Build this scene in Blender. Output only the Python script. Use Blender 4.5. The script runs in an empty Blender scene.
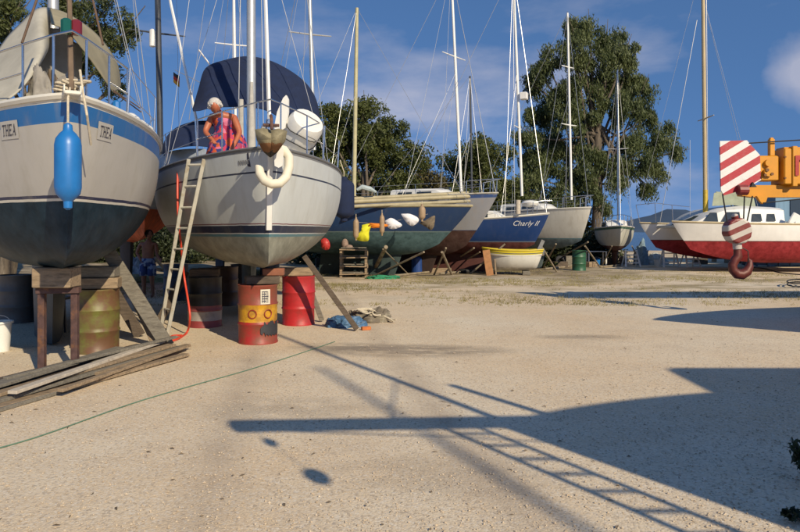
import bpy, math, random
import numpy as np
from mathutils import noise as mnoise
from mathutils import Vector, Matrix, Euler
random.seed(7); RNG = np.random.default_rng(7)
C = bpy.context.scene.collection
SC = bpy.context.scene
PI = math.pi
F = 667.0; HZ = 232.0; CH = 1.67            # focal length in photo pixels, horizon row, eye height

# ------------------------------------------------------------------ camera, light, sky
cam_d = bpy.data.cameras.new('camera'); cam = bpy.data.objects.new('camera', cam_d); C.objects.link(cam)
cam.location = (0, 0, CH); cam.rotation_euler = (PI/2, 0, 0)
cam_d.sensor_width = 36; cam_d.lens = 36*F/800; cam_d.shift_y = -(266-HZ)/800
cam_d.clip_start = 0.05; cam_d.clip_end = 30000
SC.camera = cam
SUN_AZ = math.radians(32); SUN_EL = math.radians(30)     # behind the camera, to the right
sdir = Vector((math.sin(SUN_AZ)*math.cos(SUN_EL), -math.cos(SUN_AZ)*math.cos(SUN_EL), math.sin(SUN_EL)))
sun_d = bpy.data.lights.new('sun', 'SUN'); sun_d.energy = 4.4; sun_d.angle = math.radians(0.53); sun_d.color = (1.0, 0.855, 0.62)
sun = bpy.data.objects.new('sun', sun_d); C.objects.link(sun)
sun.rotation_euler = sdir.to_track_quat('Z', 'Y').to_euler(); sun.location = (10, -15, 20)
W = bpy.data.worlds.new('World'); SC.world = W; W.use_nodes = True
wn = W.node_tree.nodes; wl = W.node_tree.links
bg = wn['Background']
sky = wn.new('ShaderNodeTexSky'); sky.sky_type = 'NISHITA'; sky.sun_disc = False
sky.sun_elevation = SUN_EL; sky.sun_rotation = PI - SUN_AZ
sky.air_density = 1.0; sky.dust_density = 0.2; sky.ozone_density = 3.0
bg.inputs[1].default_value = 0.11
tc = wn.new('ShaderNodeTexCoord')
mp = wn.new('ShaderNodeMapping'); mp.inputs['Scale'].default_value = (1.5, 1.5, 4.2); mp.inputs['Location'].default_value = (0.15, 0.6, 0.2)
nz = wn.new('ShaderNodeTexNoise'); nz.inputs['Scale'].default_value = 2.1; nz.inputs['Detail'].default_value = 7; nz.inputs['Roughness'].default_value = 0.55
cr = wn.new('ShaderNodeValToRGB'); cr.color_ramp.elements[0].position = 0.53; cr.color_ramp.elements[1].position = 0.78
cr.color_ramp.elements[1].color = (0.38, 0.38, 0.38, 1)
mx = wn.new('ShaderNodeMix'); mx.data_type = 'RGBA'
mx.inputs[7].default_value = (5.6, 5.3, 5.7, 1)
wl.new(tc.outputs['Generated'], mp.inputs[0]); wl.new(mp.outputs[0], nz.inputs[0]); wl.new(nz.outputs[0], cr.inputs[0])
lift = wn.new('ShaderNodeVectorMath'); lift.operation = 'ADD'; lift.inputs[1].default_value = (0, 0, .38)   # a deep polarised blue down to the horizon
nrm_ = wn.new('ShaderNodeVectorMath'); nrm_.operation = 'NORMALIZE'
wl.new(tc.outputs['Generated'], lift.inputs[0]); wl.new(lift.outputs[0], nrm_.inputs[0]); wl.new(nrm_.outputs[0], sky.inputs[0])
sepw = wn.new('ShaderNodeSeparateXYZ'); wl.new(tc.outputs['Generated'], sepw.inputs[0])
def wmath(op, a, b, clamp=False):
    x = wn.new('ShaderNodeMath'); x.operation = op; x.use_clamp = clamp
    for i, v in ((0, a), (1, b)):
        if isinstance(v, (int, float)): x.inputs[i].default_value = v
        else: wl.new(v, x.inputs[i])
    return x.outputs[0]
band = wmath('SUBTRACT', 1.0, wmath('MULTIPLY', wmath('ABSOLUTE', wmath('SUBTRACT', sepw.outputs[2], .17), 0), 4.5), True)   # fair-weather cloud bank low over the sea
band = wmath('ADD', wmath('MULTIPLY', band, 1.25), .35)
dst = wn.new('ShaderNodeVectorMath'); dst.operation = 'DISTANCE'; dst.inputs[1].default_value = (.515, .835, .20); wl.new(tc.outputs['Generated'], dst.inputs[0])
puff = wmath('SUBTRACT', 1.0, wmath('MULTIPLY', dst.outputs['Value'], 11.0), True)
nz2 = wn.new('ShaderNodeTexNoise'); nz2.inputs['Scale'].default_value = 13; nz2.inputs['Detail'].default_value = 6; wl.new(tc.outputs['Generated'], nz2.inputs[0])
puff = wmath('MULTIPLY', wmath('MULTIPLY', wmath('SUBTRACT', wmath('ADD', puff, wmath('MULTIPLY', nz2.outputs[0], .9)), .82, True), 2.4, True), .5)
cloud = wmath('MAXIMUM', wmath('MULTIPLY', cr.outputs[0], band), puff, True)
wl.new(cloud, mx.inputs[0]); tint = wn.new('ShaderNodeMix'); tint.data_type = 'RGBA'; tint.blend_type = 'MULTIPLY'; tint.inputs[0].default_value = 1; tint.inputs[7].default_value = (.78, 1.0, 1.18, 1)
wl.new(sky.outputs[0], tint.inputs[6]); wl.new(tint.outputs[2], mx.inputs[6]); wl.new(mx.outputs[2], bg.inputs[0])
SC.view_settings.view_transform = 'Standard'; SC.view_settings.look = 'None'
SC.view_settings.exposure = 0.17; SC.view_settings.gamma = 1; SC.view_settings.use_curve_mapping = False

# ------------------------------------------------------------------ helpers
def P(px, py, d): return Vector(((px-400)*d/F, d, CH+(HZ-py)*d/F))
def G(px, py):                                        # point of the ground under a photo pixel
    d = F*CH/(py-HZ); return Vector(((px-400)*d/F, d, 0))
def proj(v): return (400+F*v.x/v.y, HZ-(v.z-CH)*F/v.y)

class MB:
    def __init__(s): s.v = []; s.f = []; s.m = []; s.uv = None
    def add(s, vs, fs, mi=0):
        n = len(s.v); s.v += [tuple(p) for p in vs]
        s.f += [tuple(i+n for i in f) for f in fs]; s.m += [mi]*len(fs); return s
    def box(s, c, size, rot=None, mi=0, bev=0.0):
        hx, hy, hz = [a/2 for a in size]
        if bev > 0:
            b = min(bev, hx*.6, hy*.6, hz*.6); vs = []
            for sz in (-1, 1):
                for (zz, ins) in (((hz), b), ((hz-b), 0)) if sz == 1 else ((hz, b), (hz-b, 0)):
                    x, y = hx-ins, hy-ins
                    pts = [(x, -y+b), (x, y-b), (x-b, y), (-x+b, y), (-x, y-b), (-x, -y+b), (-x+b, -y), (x-b, -y)]
                    vs.append([(p[0], p[1], sz*zz) for p in pts])
            order = [vs[0], vs[1], vs[3], vs[2]]; V = [p for r in order for p in r]; fs = []
            for r in range(3):
                for k in range(8): fs.append((r*8+k, r*8+(k+1) % 8, (r+1)*8+(k+1) % 8, (r+1)*8+k))
            fs.append(tuple(reversed(range(8)))); fs.append(tuple(range(24, 32)))
        else:
            V = [(x, y, z) for x in (-hx, hx) for y in (-hy, hy) for z in (-hz, hz)]
            fs = [(0, 1, 3, 2), (4, 6, 7, 5), (0, 4, 5, 1), (2, 3, 7, 6), (0, 2, 6, 4), (1, 5, 7, 3)]
        M = Matrix.Translation(Vector(c)) @ (rot.to_4x4() if rot is not None else Matrix.Identity(4))
        return s.add([M @ Vector(p) for p in V], fs, mi)
    def beam(s, a, b, w, h, up=(0, 0, 1), mi=0, bev=0.0):
        a = Vector(a); b = Vector(b); x = (b-a).normalized(); u = Vector(up)
        if abs(x.dot(u)) > .98: u = Vector((1, 0, 0))
        y = u.cross(x).normalized(); z = x.cross(y)
        R = Matrix((x, y, z)).transposed()
        return s.box((a+b)/2, ((b-a).length, w, h), R, mi, bev)
    def tube(s, pts, r, n=8, mi=0, cap=True):
        pts = [Vector(p) for p in pts]; rs = r if isinstance(r, (list, tuple)) else [r]*len(pts)
        vs = []; prev = None
        for i, p in enumerate(pts):
            t = (pts[min(i+1, len(pts)-1)]-pts[max(i-1, 0)])
            t = t.normalized() if t.length > 1e-9 else Vector((0, 0, 1))
            if prev is None:
                u = Vector((0, 0, 1)) if abs(t.z) < .9 else Vector((1, 0, 0)); a = t.cross(u).normalized()
            else:
                a = (prev - t*prev.dot(t)); a = a.normalized() if a.length > 1e-6 else t.orthogonal().normalized()
            prev = a; b = t.cross(a)
            for k in range(n):
                q = 2*PI*k/n; vs.append(p+(a*math.cos(q)+b*math.sin(q))*rs[i])
        fs = []
        for i in range(len(pts)-1):
            for k in range(n): fs.append((i*n+k, i*n+(k+1) % n, (i+1)*n+(k+1) % n, (i+1)*n+k))
        if cap: fs.append(tuple(reversed(range(n)))); fs.append(tuple(range((len(pts)-1)*n, len(pts)*n)))
        return s.add(vs, fs, mi)
    def lathe(s, prof, c=(0, 0, 0), n=24, mi=0, rot=None):
        vs = []; c = Vector(c)
        for (r, z) in prof:
            for k in range(n):
                p = Vector((r*math.cos(2*PI*k/n), r*math.sin(2*PI*k/n), z))
                if rot is not None: p = rot @ p
                vs.append(c+p)
        fs = []
        for i in range(len(prof)-1):
            for k in range(n): fs.append((i*n+k, i*n+(k+1) % n, (i+1)*n+(k+1) % n, (i+1)*n+k))
        if prof[0][0] > 1e-6: fs.append(tuple(reversed(range(n))))
        if prof[-1][0] > 1e-6: fs.append(tuple(range((len(prof)-1)*n, len(prof)*n)))
        return s.add(vs, fs, mi)
    def ball(s, c, r, n=12, mi=0):
        rr = r if isinstance(r, (list, tuple)) else (r, r, r)
        vs = []; fs = []; m = n//2
        for i in range(m+1):
            a = PI*i/m
            for k in range(n):
                q = 2*PI*k/n; vs.append((c[0]+rr[0]*math.sin(a)*math.cos(q), c[1]+rr[1]*math.sin(a)*math.sin(q), c[2]+rr[2]*math.cos(a)))
        for i in range(m):
            for k in range(n): fs.append((i*n+k, (i+1)*n+k, (i+1)*n+(k+1) % n, i*n+(k+1) % n))
        return s.add(vs, fs, mi)
    def grid(s, rows, mi=0, close=False):
        n = len(rows[0]); vs = [p for r in rows for p in r]; fs = []
        for i in range(len(rows)-1):
            for k in range(n if close else n-1): fs.append((i*n+k, i*n+(k+1) % n, (i+1)*n+(k+1) % n, (i+1)*n+k))
        return s.add(vs, fs, mi)
    def prism(s, poly, vec, mi=0):                     # planar outline pushed along vec
        n = len(poly); v = Vector(vec); a = [Vector(p) for p in poly]
        fs = [tuple(range(n)), tuple(reversed(range(n, 2*n)))]
        fs += [(i, i+n, (i+1) % n+n, (i+1) % n) for i in range(n)]
        return s.add(a+[p+v for p in a], fs, mi)
    def build(s, name, mats, parent=None, smooth=False, world=False, angle=None, solid=None, sub=0):
        me = bpy.data.meshes.new(name); me.from_pydata(s.v, [], s.f)
        mats = mats if isinstance(mats, (list, tuple)) else [mats]
        for m in mats: me.materials.append(m)
        if len(mats) > 1:
            for p, i in zip(me.polygons, s.m): p.material_index = i
        if smooth:
            me.polygons.foreach_set('use_smooth', [True]*len(me.polygons))
            if angle is None: angle = 40
            try: me.set_sharp_from_angle(angle=math.radians(angle))
            except Exception: pass
        if s.uv:
            L = me.uv_layers.new(name='band')
            for lp in me.loops: L.data[lp.index].uv = s.uv[lp.vertex_index]
        o = bpy.data.objects.new(name, me); C.objects.link(o)
        if parent is not None:
            o.parent = parent
            if world: me.transform(Matrix.Translation(-parent.location))
        if solid:
            md = o.modifiers.new('thick', 'SOLIDIFY'); md.thickness = solid; md.offset = 0
        if sub:
            md = o.modifiers.new('sub', 'SUBSURF'); md.levels = sub; md.render_levels = sub
        return o

def spline(pts, k=6):
    out = []
    for i in range(len(pts)-1):
        p0, p1, p2, p3 = pts[max(i-1, 0)], pts[i], pts[i+1], pts[min(i+2, len(pts)-1)]
        for j in range(k):
            t = j/k; out.append(.5*((2*p1)+(-p0+p2)*t+(2*p0-5*p1+4*p2-p3)*t*t+(-p0+3*p1-3*p2+p3)*t**3))
    return out+[pts[-1]]
def tag(o, label, cat, group=None, kind=None):
    if label: o['label'] = label
    if cat: o['category'] = cat
    if group: o['group'] = group
    if kind: o['kind'] = kind
    return o
def thing(name, label, cat, loc=(0, 0, 0), rz=0, group=None):
    o = bpy.data.objects.new(name, None); C.objects.link(o); o.empty_display_size = .2
    o.location = loc; o.rotation_euler = (0, 0, rz); return tag(o, label, cat, group)
def struct(o): o['kind'] = 'structure'; return o
def single(name, mb, mat, label, cat, loc, group=None, **kw):     # a thing that is one mesh, vertices given in world space
    me_loc = Vector(loc); mb.v = [tuple(Vector(p)-me_loc) for p in mb.v]
    o = mb.build(name, mat, **kw); o.location = me_loc; return tag(o, label, cat, group)

# ------------------------------------------------------------------ materials
def newmat(name):
    m = bpy.data.materials.new(name); m.use_nodes = True
    n = m.node_tree.nodes; return m, n, m.node_tree.links, n['Principled BSDF']
def rgb(c): return (c[0], c[1], c[2], 1)
def mixn(n, l, fac, a, b):
    x = n.new('ShaderNodeMix'); x.data_type = 'RGBA'
    for i, val in ((0, fac), (6, a), (7, b)):
        if isinstance(val, (tuple, list)): x.inputs[i].default_value = rgb(val)
        elif isinstance(val, (int, float)): x.inputs[i].default_value = val
        else: l.new(val, x.inputs[i])
    return x.outputs[2]
def mth(n, l, op, a, b=0.0, clamp=False):
    x = n.new('ShaderNodeMath'); x.operation = op; x.use_clamp = clamp
    for i, val in ((0, a), (1, b)):
        if isinstance(val, (int, float)): x.inputs[i].default_value = val
        else: l.new(val, x.inputs[i])
    return x.outputs[0]
def noise(n, l, vec, scale, detail=4, rough=.55, stretch=None):
    if stretch:
        k = n.new('ShaderNodeMapping'); k.inputs['Scale'].default_value = stretch; l.new(vec, k.inputs[0]); vec = k.outputs[0]
    x = n.new('ShaderNodeTexNoise'); x.inputs['Scale'].default_value = scale; x.inputs['Detail'].default_value = detail; x.inputs['Roughness'].default_value = rough
    l.new(vec, x.inputs[0]); return x.outputs[0]
def ramp(n, l, fac, p0, p1, c0=(0, 0, 0), c1=(1, 1, 1)):
    x = n.new('ShaderNodeValToRGB'); e = x.color_ramp.elements; e[0].position = p0; e[1].position = p1
    e[0].color = rgb(c0); e[1].color = rgb(c1); l.new(fac, x.inputs[0]); return x.outputs[0]
def bumpn(n, l, h, strength, dist, bsdf):
    b = n.new('ShaderNodeBump'); b.inputs['Strength'].default_value = strength; b.inputs['Distance'].default_value = dist
    l.new(h, b.inputs['Height']); l.new(b.outputs[0], bsdf.inputs['Normal'])
MC = {}
def pm(name, col, rough=.6, var=.25, scale=7, bump=.15, metal=0.0, dirt=None, dirt_amt=.5, stretch=None):
    if name in MC: return MC[name]
    m, n, l, b = newmat(name); t = n.new('ShaderNodeTexCoord').outputs['Object']
    f = noise(n, l, t, scale, 6, .6, stretch)
    c = mixn(n, l, ramp(n, l, f, .3, .7), tuple(x*(1-var) for x in col), tuple(min(1, x*(1+var*.6)) for x in col))
    if dirt:
        f2 = noise(n, l, t, scale*.55+1.3, 7, .65, stretch)
        c = mixn(n, l, ramp(n, l, f2, 1-dirt_amt-.08, 1-dirt_amt+.10), c, dirt)
    l.new(c, b.inputs['Base Color']); b.inputs['Roughness'].default_value = rough; b.inputs['Metallic'].default_value = metal
    if bump: bumpn(n, l, noise(n, l, t, scale*5, 4, .6, stretch), bump, .01, b)
    MC[name] = m; return m
def hull_mat(name, base, zb=(), sb=(), rough=.35, var=.06, dirt=(.3, .27, .2), dirt_amt=.25, low=None):
    """paint scheme of a hull: zb = (z0,z1,colour) level bands, sb = (d0,d1,colour) bands below the sheer"""
    m, n, l, b = newmat(name); tcn = n.new('ShaderNodeTexCoord'); t = tcn.outputs['Object']
    uv = n.new('ShaderNodeUVMap'); uv.uv_map = 'band'
    sep = n.new('ShaderNodeSeparateXYZ'); l.new(t, sep.inputs[0]); z = sep.outputs[2]
    su = n.new('ShaderNodeSeparateXYZ'); l.new(uv.outputs[0], su.inputs[0]); dv = su.outputs[1]
    f = noise(n, l, t, 2.2, 6, .6)
    c = mixn(n, l, ramp(n, l, f, .3, .7), tuple(x*(1-var) for x in base), tuple(min(1, x*(1+var)) for x in base))
    jit = mth(n, l, 'MULTIPLY', mth(n, l, 'SUBTRACT', noise(n, l, t, 5, 5), .5), .012)
    zz = mth(n, l, 'ADD', z, jit)
    foul = None
    for (a, e, col) in zb:
        k = mth(n, l, 'MULTIPLY', mth(n, l, 'GREATER_THAN', zz, a), mth(n, l, 'LESS_THAN', zz, e))
        if a < 0:
            foul = k; g = noise(n, l, t, 4.5, 7, .65); col2 = tuple(min(1, x*1.45+.012) for x in col)
            cc = mixn(n, l, ramp(n, l, g, .35, .75), tuple(x*.75 for x in col), col2)
            c = mixn(n, l, k, c, cc)
        else: c = mixn(n, l, k, c, col)
    for (a, e, col) in sb:
        k = mth(n, l, 'MULTIPLY', mth(n, l, 'GREATER_THAN', dv, a), mth(n, l, 'LESS_THAN', dv, e))
        c = mixn(n, l, k, c, col)
    st = noise(n, l, t, 3.2, 6, .65, (2.2, 2.2, .35))          # rain streaks and grime
    k = mth(n, l, 'MULTIPLY', ramp(n, l, st, .5, .78), dirt_amt)
    if foul is not None:
        k = mth(n, l, 'MULTIPLY', k, mth(n, l, 'SUBTRACT', 1.0, mth(n, l, 'MULTIPLY', foul, .82)))
        l.new(mth(n, l, 'SUBTRACT', .5, mth(n, l, 'MULTIPLY', foul, .4)), b.inputs['Specular IOR Level'])
    c = mixn(n, l, k, c, dirt)
    rs = noise(n, l, t, 2.1, 7, .7, (5, 5, .22))               # thin rust weeps
    c = mixn(n, l, mth(n, l, 'MULTIPLY', ramp(n, l, rs, .64, .74), dirt_amt*.9), c, (.30, .17, .08))
    l.new(c, b.inputs['Base Color'])
    r = mth(n, l, 'ADD', rough, mth(n, l, 'MULTIPLY', st, .25)); l.new(r, b.inputs['Roughness'])
    bumpn(n, l, noise(n, l, t, 1.5, 3), .12, .03, b)
    return m

M_white = pm('white_paint', (.72, .71, .67), .4, .08, 4, .05, dirt=(.42, .38, .3), dirt_amt=.32)
M_gel = pm('cream_gelcoat', (.66, .63, .55), .4, .08, 3, .05, dirt=(.4, .35, .27), dirt_amt=.3)
M_steel = pm('stainless_steel', (.62, .62, .62), .25, .1, 20, 0, 1.0)
M_alu = pm('mast_aluminium', (.55, .55, .53), .42, .12, 9, .05, .6)
M_whitemast = pm('white_mast_paint', (.74, .73, .7), .4, .08, 6, 0)
M_woodmast = pm('varnished_mast', (.48, .38, .22), .5, .2, 3, .05, stretch=(6, 6, .6))
M_greenmast = pm('weathered_mast', (.42, .38, .22), .5, .2, 3, .05)
M_darkmast = pm('dark_mast_paint', (.05, .055, .065), .45, .2, 6, 0)
M_wire = pm('rigging_wire', (.45, .45, .45), .4, .1, 10, 0, .6)
M_rope = pm('pale_rope', (.55, .48, .36), .9, .25, 30, .3)
M_black = pm('black_rubber', (.018, .018, .02), .7, .3, 10, .1)
M_navy = pm('navy_canvas', (.006, .015, .052), .9, .25, 5, .3)
M_canvas = pm('cream_canvas', (.40, .38, .32), .9, .16, 3, .25, dirt=(.2, .18, .14), dirt_amt=.3)
M_wood = pm('weathered_timber', (.30, .22, .14), .85, .4, 5, .5, dirt=(.12, .09, .06), dirt_amt=.4, stretch=(1, 6, 6))
M_wood2 = pm('grey_timber', (.20, .18, .145), .9, .35, 6, .5, dirt=(.10, .085, .07), dirt_amt=.4, stretch=(1, 7, 7))
M_wood3 = pm('dark_timber', (.10, .075, .055), .9, .4, 6, .5, stretch=(1, 6, 6))
M_plank = pm('pale_board', (.50, .44, .36), .85, .25, 6, .4, dirt=(.25, .19, .13), dirt_amt=.35, stretch=(2, 2, 2))
M_rust = pm('rusty_steel', (.10, .055, .05), .75, .4, 12, .3, .2, dirt=(.20, .09, .04), dirt_amt=.4)
M_greysteel = pm('grey_steel', (.2, .2, .2), .55, .25, 9, .1, .4, dirt=(.15, .08, .04), dirt_amt=.3)
M_orange = pm('crane_orange', (.62, .265, .008), .42, .1, 3, .05, dirt=(.30, .12, .02), dirt_amt=.3)
M_red = pm('red_paint', (.42, .03, .025), .5, .2, 5, .08, dirt=(.16, .04, .025), dirt_amt=.33)
M_ladder = pm('old_white_ladder', (.44, .42, .36), .6, .2, 6, .15, dirt=(.3, .24, .15), dirt_amt=.4)
M_redhose = pm('red_hose', (.62, .06, .03), .5, .15, 12, .05)
M_glass, _n, _l, _b = newmat('dark_window'); _b.inputs['Base Color'].default_value = (.03, .04, .05, 1); _b.inputs['Roughness'].default_value = .08
M_blue = pm('blue_plastic', (.015, .16, .46), .38, .15, 5, .05, dirt=(.05, .17, .36), dirt_amt=.3)
M_tarp = pm('blue_tarp', (.06, .14, .26), .55, .3, 8, .4, dirt=(.2, .24, .28), dirt_amt=.35)
M_skin1 = pm('sunburnt_skin', (.40, .12, .055), .5, .15, 12, .05)
M_skin2 = pm('dark_tanned_skin', (.24, .105, .065), .5, .15, 12, .05)
M_greyhair = pm('white_hair', (.55, .52, .48), .9, .3, 60, .5)
M_darkhair = pm('black_hair', (.015, .012, .01), .8, .3, 60, .5)
def band_mat(name, fn, rough=.5):
    m, n, l, b = newmat(name); t = n.new('ShaderNodeTexCoord').outputs['Object']
    sep = n.new('ShaderNodeSeparateXYZ'); l.new(t, sep.inputs[0])
    l.new(fn(n, l, t, sep), b.inputs['Base Color']); b.inputs['Roughness'].default_value = rough
    bumpn(n, l, noise(n, l, t, 25, 4), .15, .01, b); return m

# ------------------------------------------------------------------ ground, sea, hills
def ground_mat():
    m, n, l, b = newmat('pale_gravel'); t = n.new('ShaderNodeTexCoord').outputs['Object']
    sep = n.new('ShaderNodeSeparateXYZ'); l.new(t, sep.inputs[0]); X, Y = sep.outputs[0], sep.outputs[1]
    big = noise(n, l, t, .23, 5, .6); mid = noise(n, l, t, 1.3, 6, .65); fine = noise(n, l, t, 34, 3, .6)
    c = mixn(n, l, ramp(n, l, big, .36, .66), (.66, .50, .32), (.71, .625, .48))
    c = mixn(n, l, mth(n, l, 'MULTIPLY', ramp(n, l, mid, .45, .75), .55), c, (.52, .405, .28))
    vo = n.new('ShaderNodeTexVoronoi'); vo.inputs['Scale'].default_value = 64; l.new(t, vo.inputs[0])
    sc_ = n.new('ShaderNodeSeparateColor'); l.new(vo.outputs['Color'], sc_.inputs[0])
    c = mixn(n, l, mth(n, l, 'MULTIPLY', ramp(n, l, sc_.outputs[0], .62, .95), .55), c, (.74, .68, .58))
    c = mixn(n, l, mth(n, l, 'MULTIPLY', ramp(n, l, sc_.outputs[1], .72, .98), .6), c, (.32, .26, .2))
    c = mixn(n, l, mth(n, l, 'MULTIPLY', ramp(n, l, fine, .5, .75), .35), c, (.38, .29, .2))
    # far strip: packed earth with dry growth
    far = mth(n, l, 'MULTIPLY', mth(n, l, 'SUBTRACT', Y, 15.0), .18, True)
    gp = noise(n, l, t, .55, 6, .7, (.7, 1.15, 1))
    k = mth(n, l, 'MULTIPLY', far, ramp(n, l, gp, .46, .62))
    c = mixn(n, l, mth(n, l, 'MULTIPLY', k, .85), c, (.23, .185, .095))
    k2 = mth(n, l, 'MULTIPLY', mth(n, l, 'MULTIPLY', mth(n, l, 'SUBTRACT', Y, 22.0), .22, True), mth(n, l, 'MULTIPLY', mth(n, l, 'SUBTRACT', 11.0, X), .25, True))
    c = mixn(n, l, mth(n, l, 'MULTIPLY', k2, ramp(n, l, mid, .2, .6)), c, (.17, .135, .085))      # darker brown towards the back, fading out to the right
    # stains left by spilled paint and oil
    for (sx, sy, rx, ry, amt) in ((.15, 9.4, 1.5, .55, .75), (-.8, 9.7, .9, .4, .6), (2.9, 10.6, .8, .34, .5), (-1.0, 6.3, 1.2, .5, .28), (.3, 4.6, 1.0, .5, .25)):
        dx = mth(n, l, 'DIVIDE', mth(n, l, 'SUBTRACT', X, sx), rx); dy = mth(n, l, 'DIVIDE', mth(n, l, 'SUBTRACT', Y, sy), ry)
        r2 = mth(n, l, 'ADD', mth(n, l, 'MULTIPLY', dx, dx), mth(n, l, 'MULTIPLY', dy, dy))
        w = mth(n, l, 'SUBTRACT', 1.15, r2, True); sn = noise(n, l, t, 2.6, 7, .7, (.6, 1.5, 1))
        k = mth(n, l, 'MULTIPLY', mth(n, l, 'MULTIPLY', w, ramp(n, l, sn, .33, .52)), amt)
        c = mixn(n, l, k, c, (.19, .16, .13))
    # two faint wheel tracks
    trk = mth(n, l, 'ADD', X, mth(n, l, 'MULTIPLY', Y, .16))
    for x0 in (-.55, 1.35):
        q = mth(n, l, 'ABSOLUTE', mth(n, l, 'SUBTRACT', trk, x0)); k = mth(n, l, 'SUBTRACT', 1.0, mth(n, l, 'MULTIPLY', q, 3.4), True)
        c = mixn(n, l, mth(n, l, 'MULTIPLY', mth(n, l, 'MULTIPLY', k, mid), .85), c, (.36, .29, .22))
    l.new(c, b.inputs['Base Color']); b.inputs['Roughness'].default_value = .95
    b.inputs['Specular IOR Level'].default_value = .15
    h = mth(n, l, 'ADD', mth(n, l, 'MULTIPLY', fine, .5), mth(n, l, 'ADD', mth(n, l, 'MULTIPLY', vo.outputs['Distance'], -.5), mth(n, l, 'MULTIPLY', mid, .35)))
    bumpn(n, l, h, .4, .011, b); return m
g = MB()
xs = [-600, -200, -80] + [i*2.0 for i in range(-20, 21)] + [80, 200, 600]
ys = [-300, -100, -30] + [i*2.0 for i in range(-8, 31)] + [62, 66]
rows = []
for y in ys:
    rows.append([(x, y, (-1.6 if y >= 66 else -.25 if y >= 62 else 0.0)) for x in xs])
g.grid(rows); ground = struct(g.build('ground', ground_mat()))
g.v[:] = g.v
def sea_mat():
    m, n, l, b = newmat('sea_water'); t = n.new('ShaderNodeTexCoord').outputs['Object']
    b.inputs['Base Color'].default_value = (.02, .07, .13, 1); b.inputs['Roughness'].default_value = .22
    bumpn(n, l, noise(n, l, t, .5, 5, .6, (1, 2.5, 1)), .5, .4, b); return m
s_ = MB(); s_.grid([[(x, y, -.9) for x in (-9000, -500, 500, 9000)] for y in (60, 300, 2000, 9000)])
struct(s_.build('sea', sea_mat()))
hm = pm('haze_blue_hill', (.04, .075, .13), .95, .2, .002, 0)  # distance haze is put into the hills' blue base colour
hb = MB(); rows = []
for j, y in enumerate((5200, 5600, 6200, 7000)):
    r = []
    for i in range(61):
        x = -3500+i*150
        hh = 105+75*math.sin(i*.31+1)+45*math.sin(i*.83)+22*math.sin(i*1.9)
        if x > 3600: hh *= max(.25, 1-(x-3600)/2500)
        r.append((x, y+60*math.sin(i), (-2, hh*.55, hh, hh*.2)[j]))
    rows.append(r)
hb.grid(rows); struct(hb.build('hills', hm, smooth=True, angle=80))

# loose stones on the gravel, nobody could count them
def pebbles():
    N = 30000; d = 3.3+(RNG.random(N)**1.7)*10.5; x = (RNG.random(N)*2-1)*(.64*d+.3)
    r = .0028+.0085*RNG.random(N)**3.5
    base = np.array([(1, 0, 0), (0, 1, 0), (-1, 0, 0), (0, -1, 0), (0, 0, .8), (0, 0, -.5)], float)
    jit = 1+.7*(RNG.random((N, 6, 1))-.5); ang = RNG.random(N)*2*PI
    v = base[None]*jit*r[:, None, None]; c, s = np.cos(ang)[:, None], np.sin(ang)[:, None]
    vx = v[..., 0]*c-v[..., 1]*s; vy = v[..., 0]*s+v[..., 1]*c
    V = np.stack([vx+x[:, None], vy+d[:, None], v[..., 2]+r[:, None]*.3], -1).reshape(-1, 3)
    fb = np.array([(0, 1, 4), (1, 2, 4), (2, 3, 4), (3, 0, 4)])
    Fc = (fb[None]+(np.arange(N)*6)[:, None, None]).reshape(-1, 3)
    me = bpy.data.meshes.new('pebbles'); me.from_pydata(V.tolist(), [], Fc.tolist())
    m, n, l, b = newmat('pebble_stone'); t = n.new('ShaderNodeTexCoord').outputs['Object']
    f = noise(n, l, t, 23, 2); c_ = mixn(n, l, ramp(n, l, f, .25, .75), (.36, .27, .18), (.60, .50, .37)); l.new(c_, b.inputs['Base Color']); b.inputs['Roughness'].default_value = .9
    me.materials.append(m); o = bpy.data.objects.new('pebbles', me); C.objects.link(o)
    tag(o, 'loose pale pebbles scattered over the gravel yard', 'pebbles', kind='stuff')
pebbles()

def litter():
    N = 380; d = 3.4+(RNG.random(N)**1.4)*14; x = (RNG.random(N)*2-1)*(.63*d+.2); V = []; Fc = []
    for X, D in zip(x, d):
        a = random.uniform(0, 6.28); L = random.uniform(.008, .03) if random.random() < .975 else random.uniform(.04, .07); w = random.uniform(.003, .009); z = .006
        c, s_ = math.cos(a), math.sin(a); i = len(V)
        V += [(X-c*L, D-s_*L, z), (X-s_*w, D+c*w, z+random.uniform(.002, .012)), (X+c*L, D+s_*L, z), (X+s_*w, D-c*w, z+.001)]; Fc.append((i, i+1, i+2, i+3))
    me = bpy.data.meshes.new('leaf_litter'); me.from_pydata(V, [], Fc); me.materials.append(pm('dry_dark_litter', (.17, .125, .08), .9, .5, 5, 0)); o = bpy.data.objects.new('leaf_litter', me); C.objects.link(o)
    tag(o, 'small dark dry leaves and twigs strewn over the gravel', 'leaf litter', kind='stuff')
litter()

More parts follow.
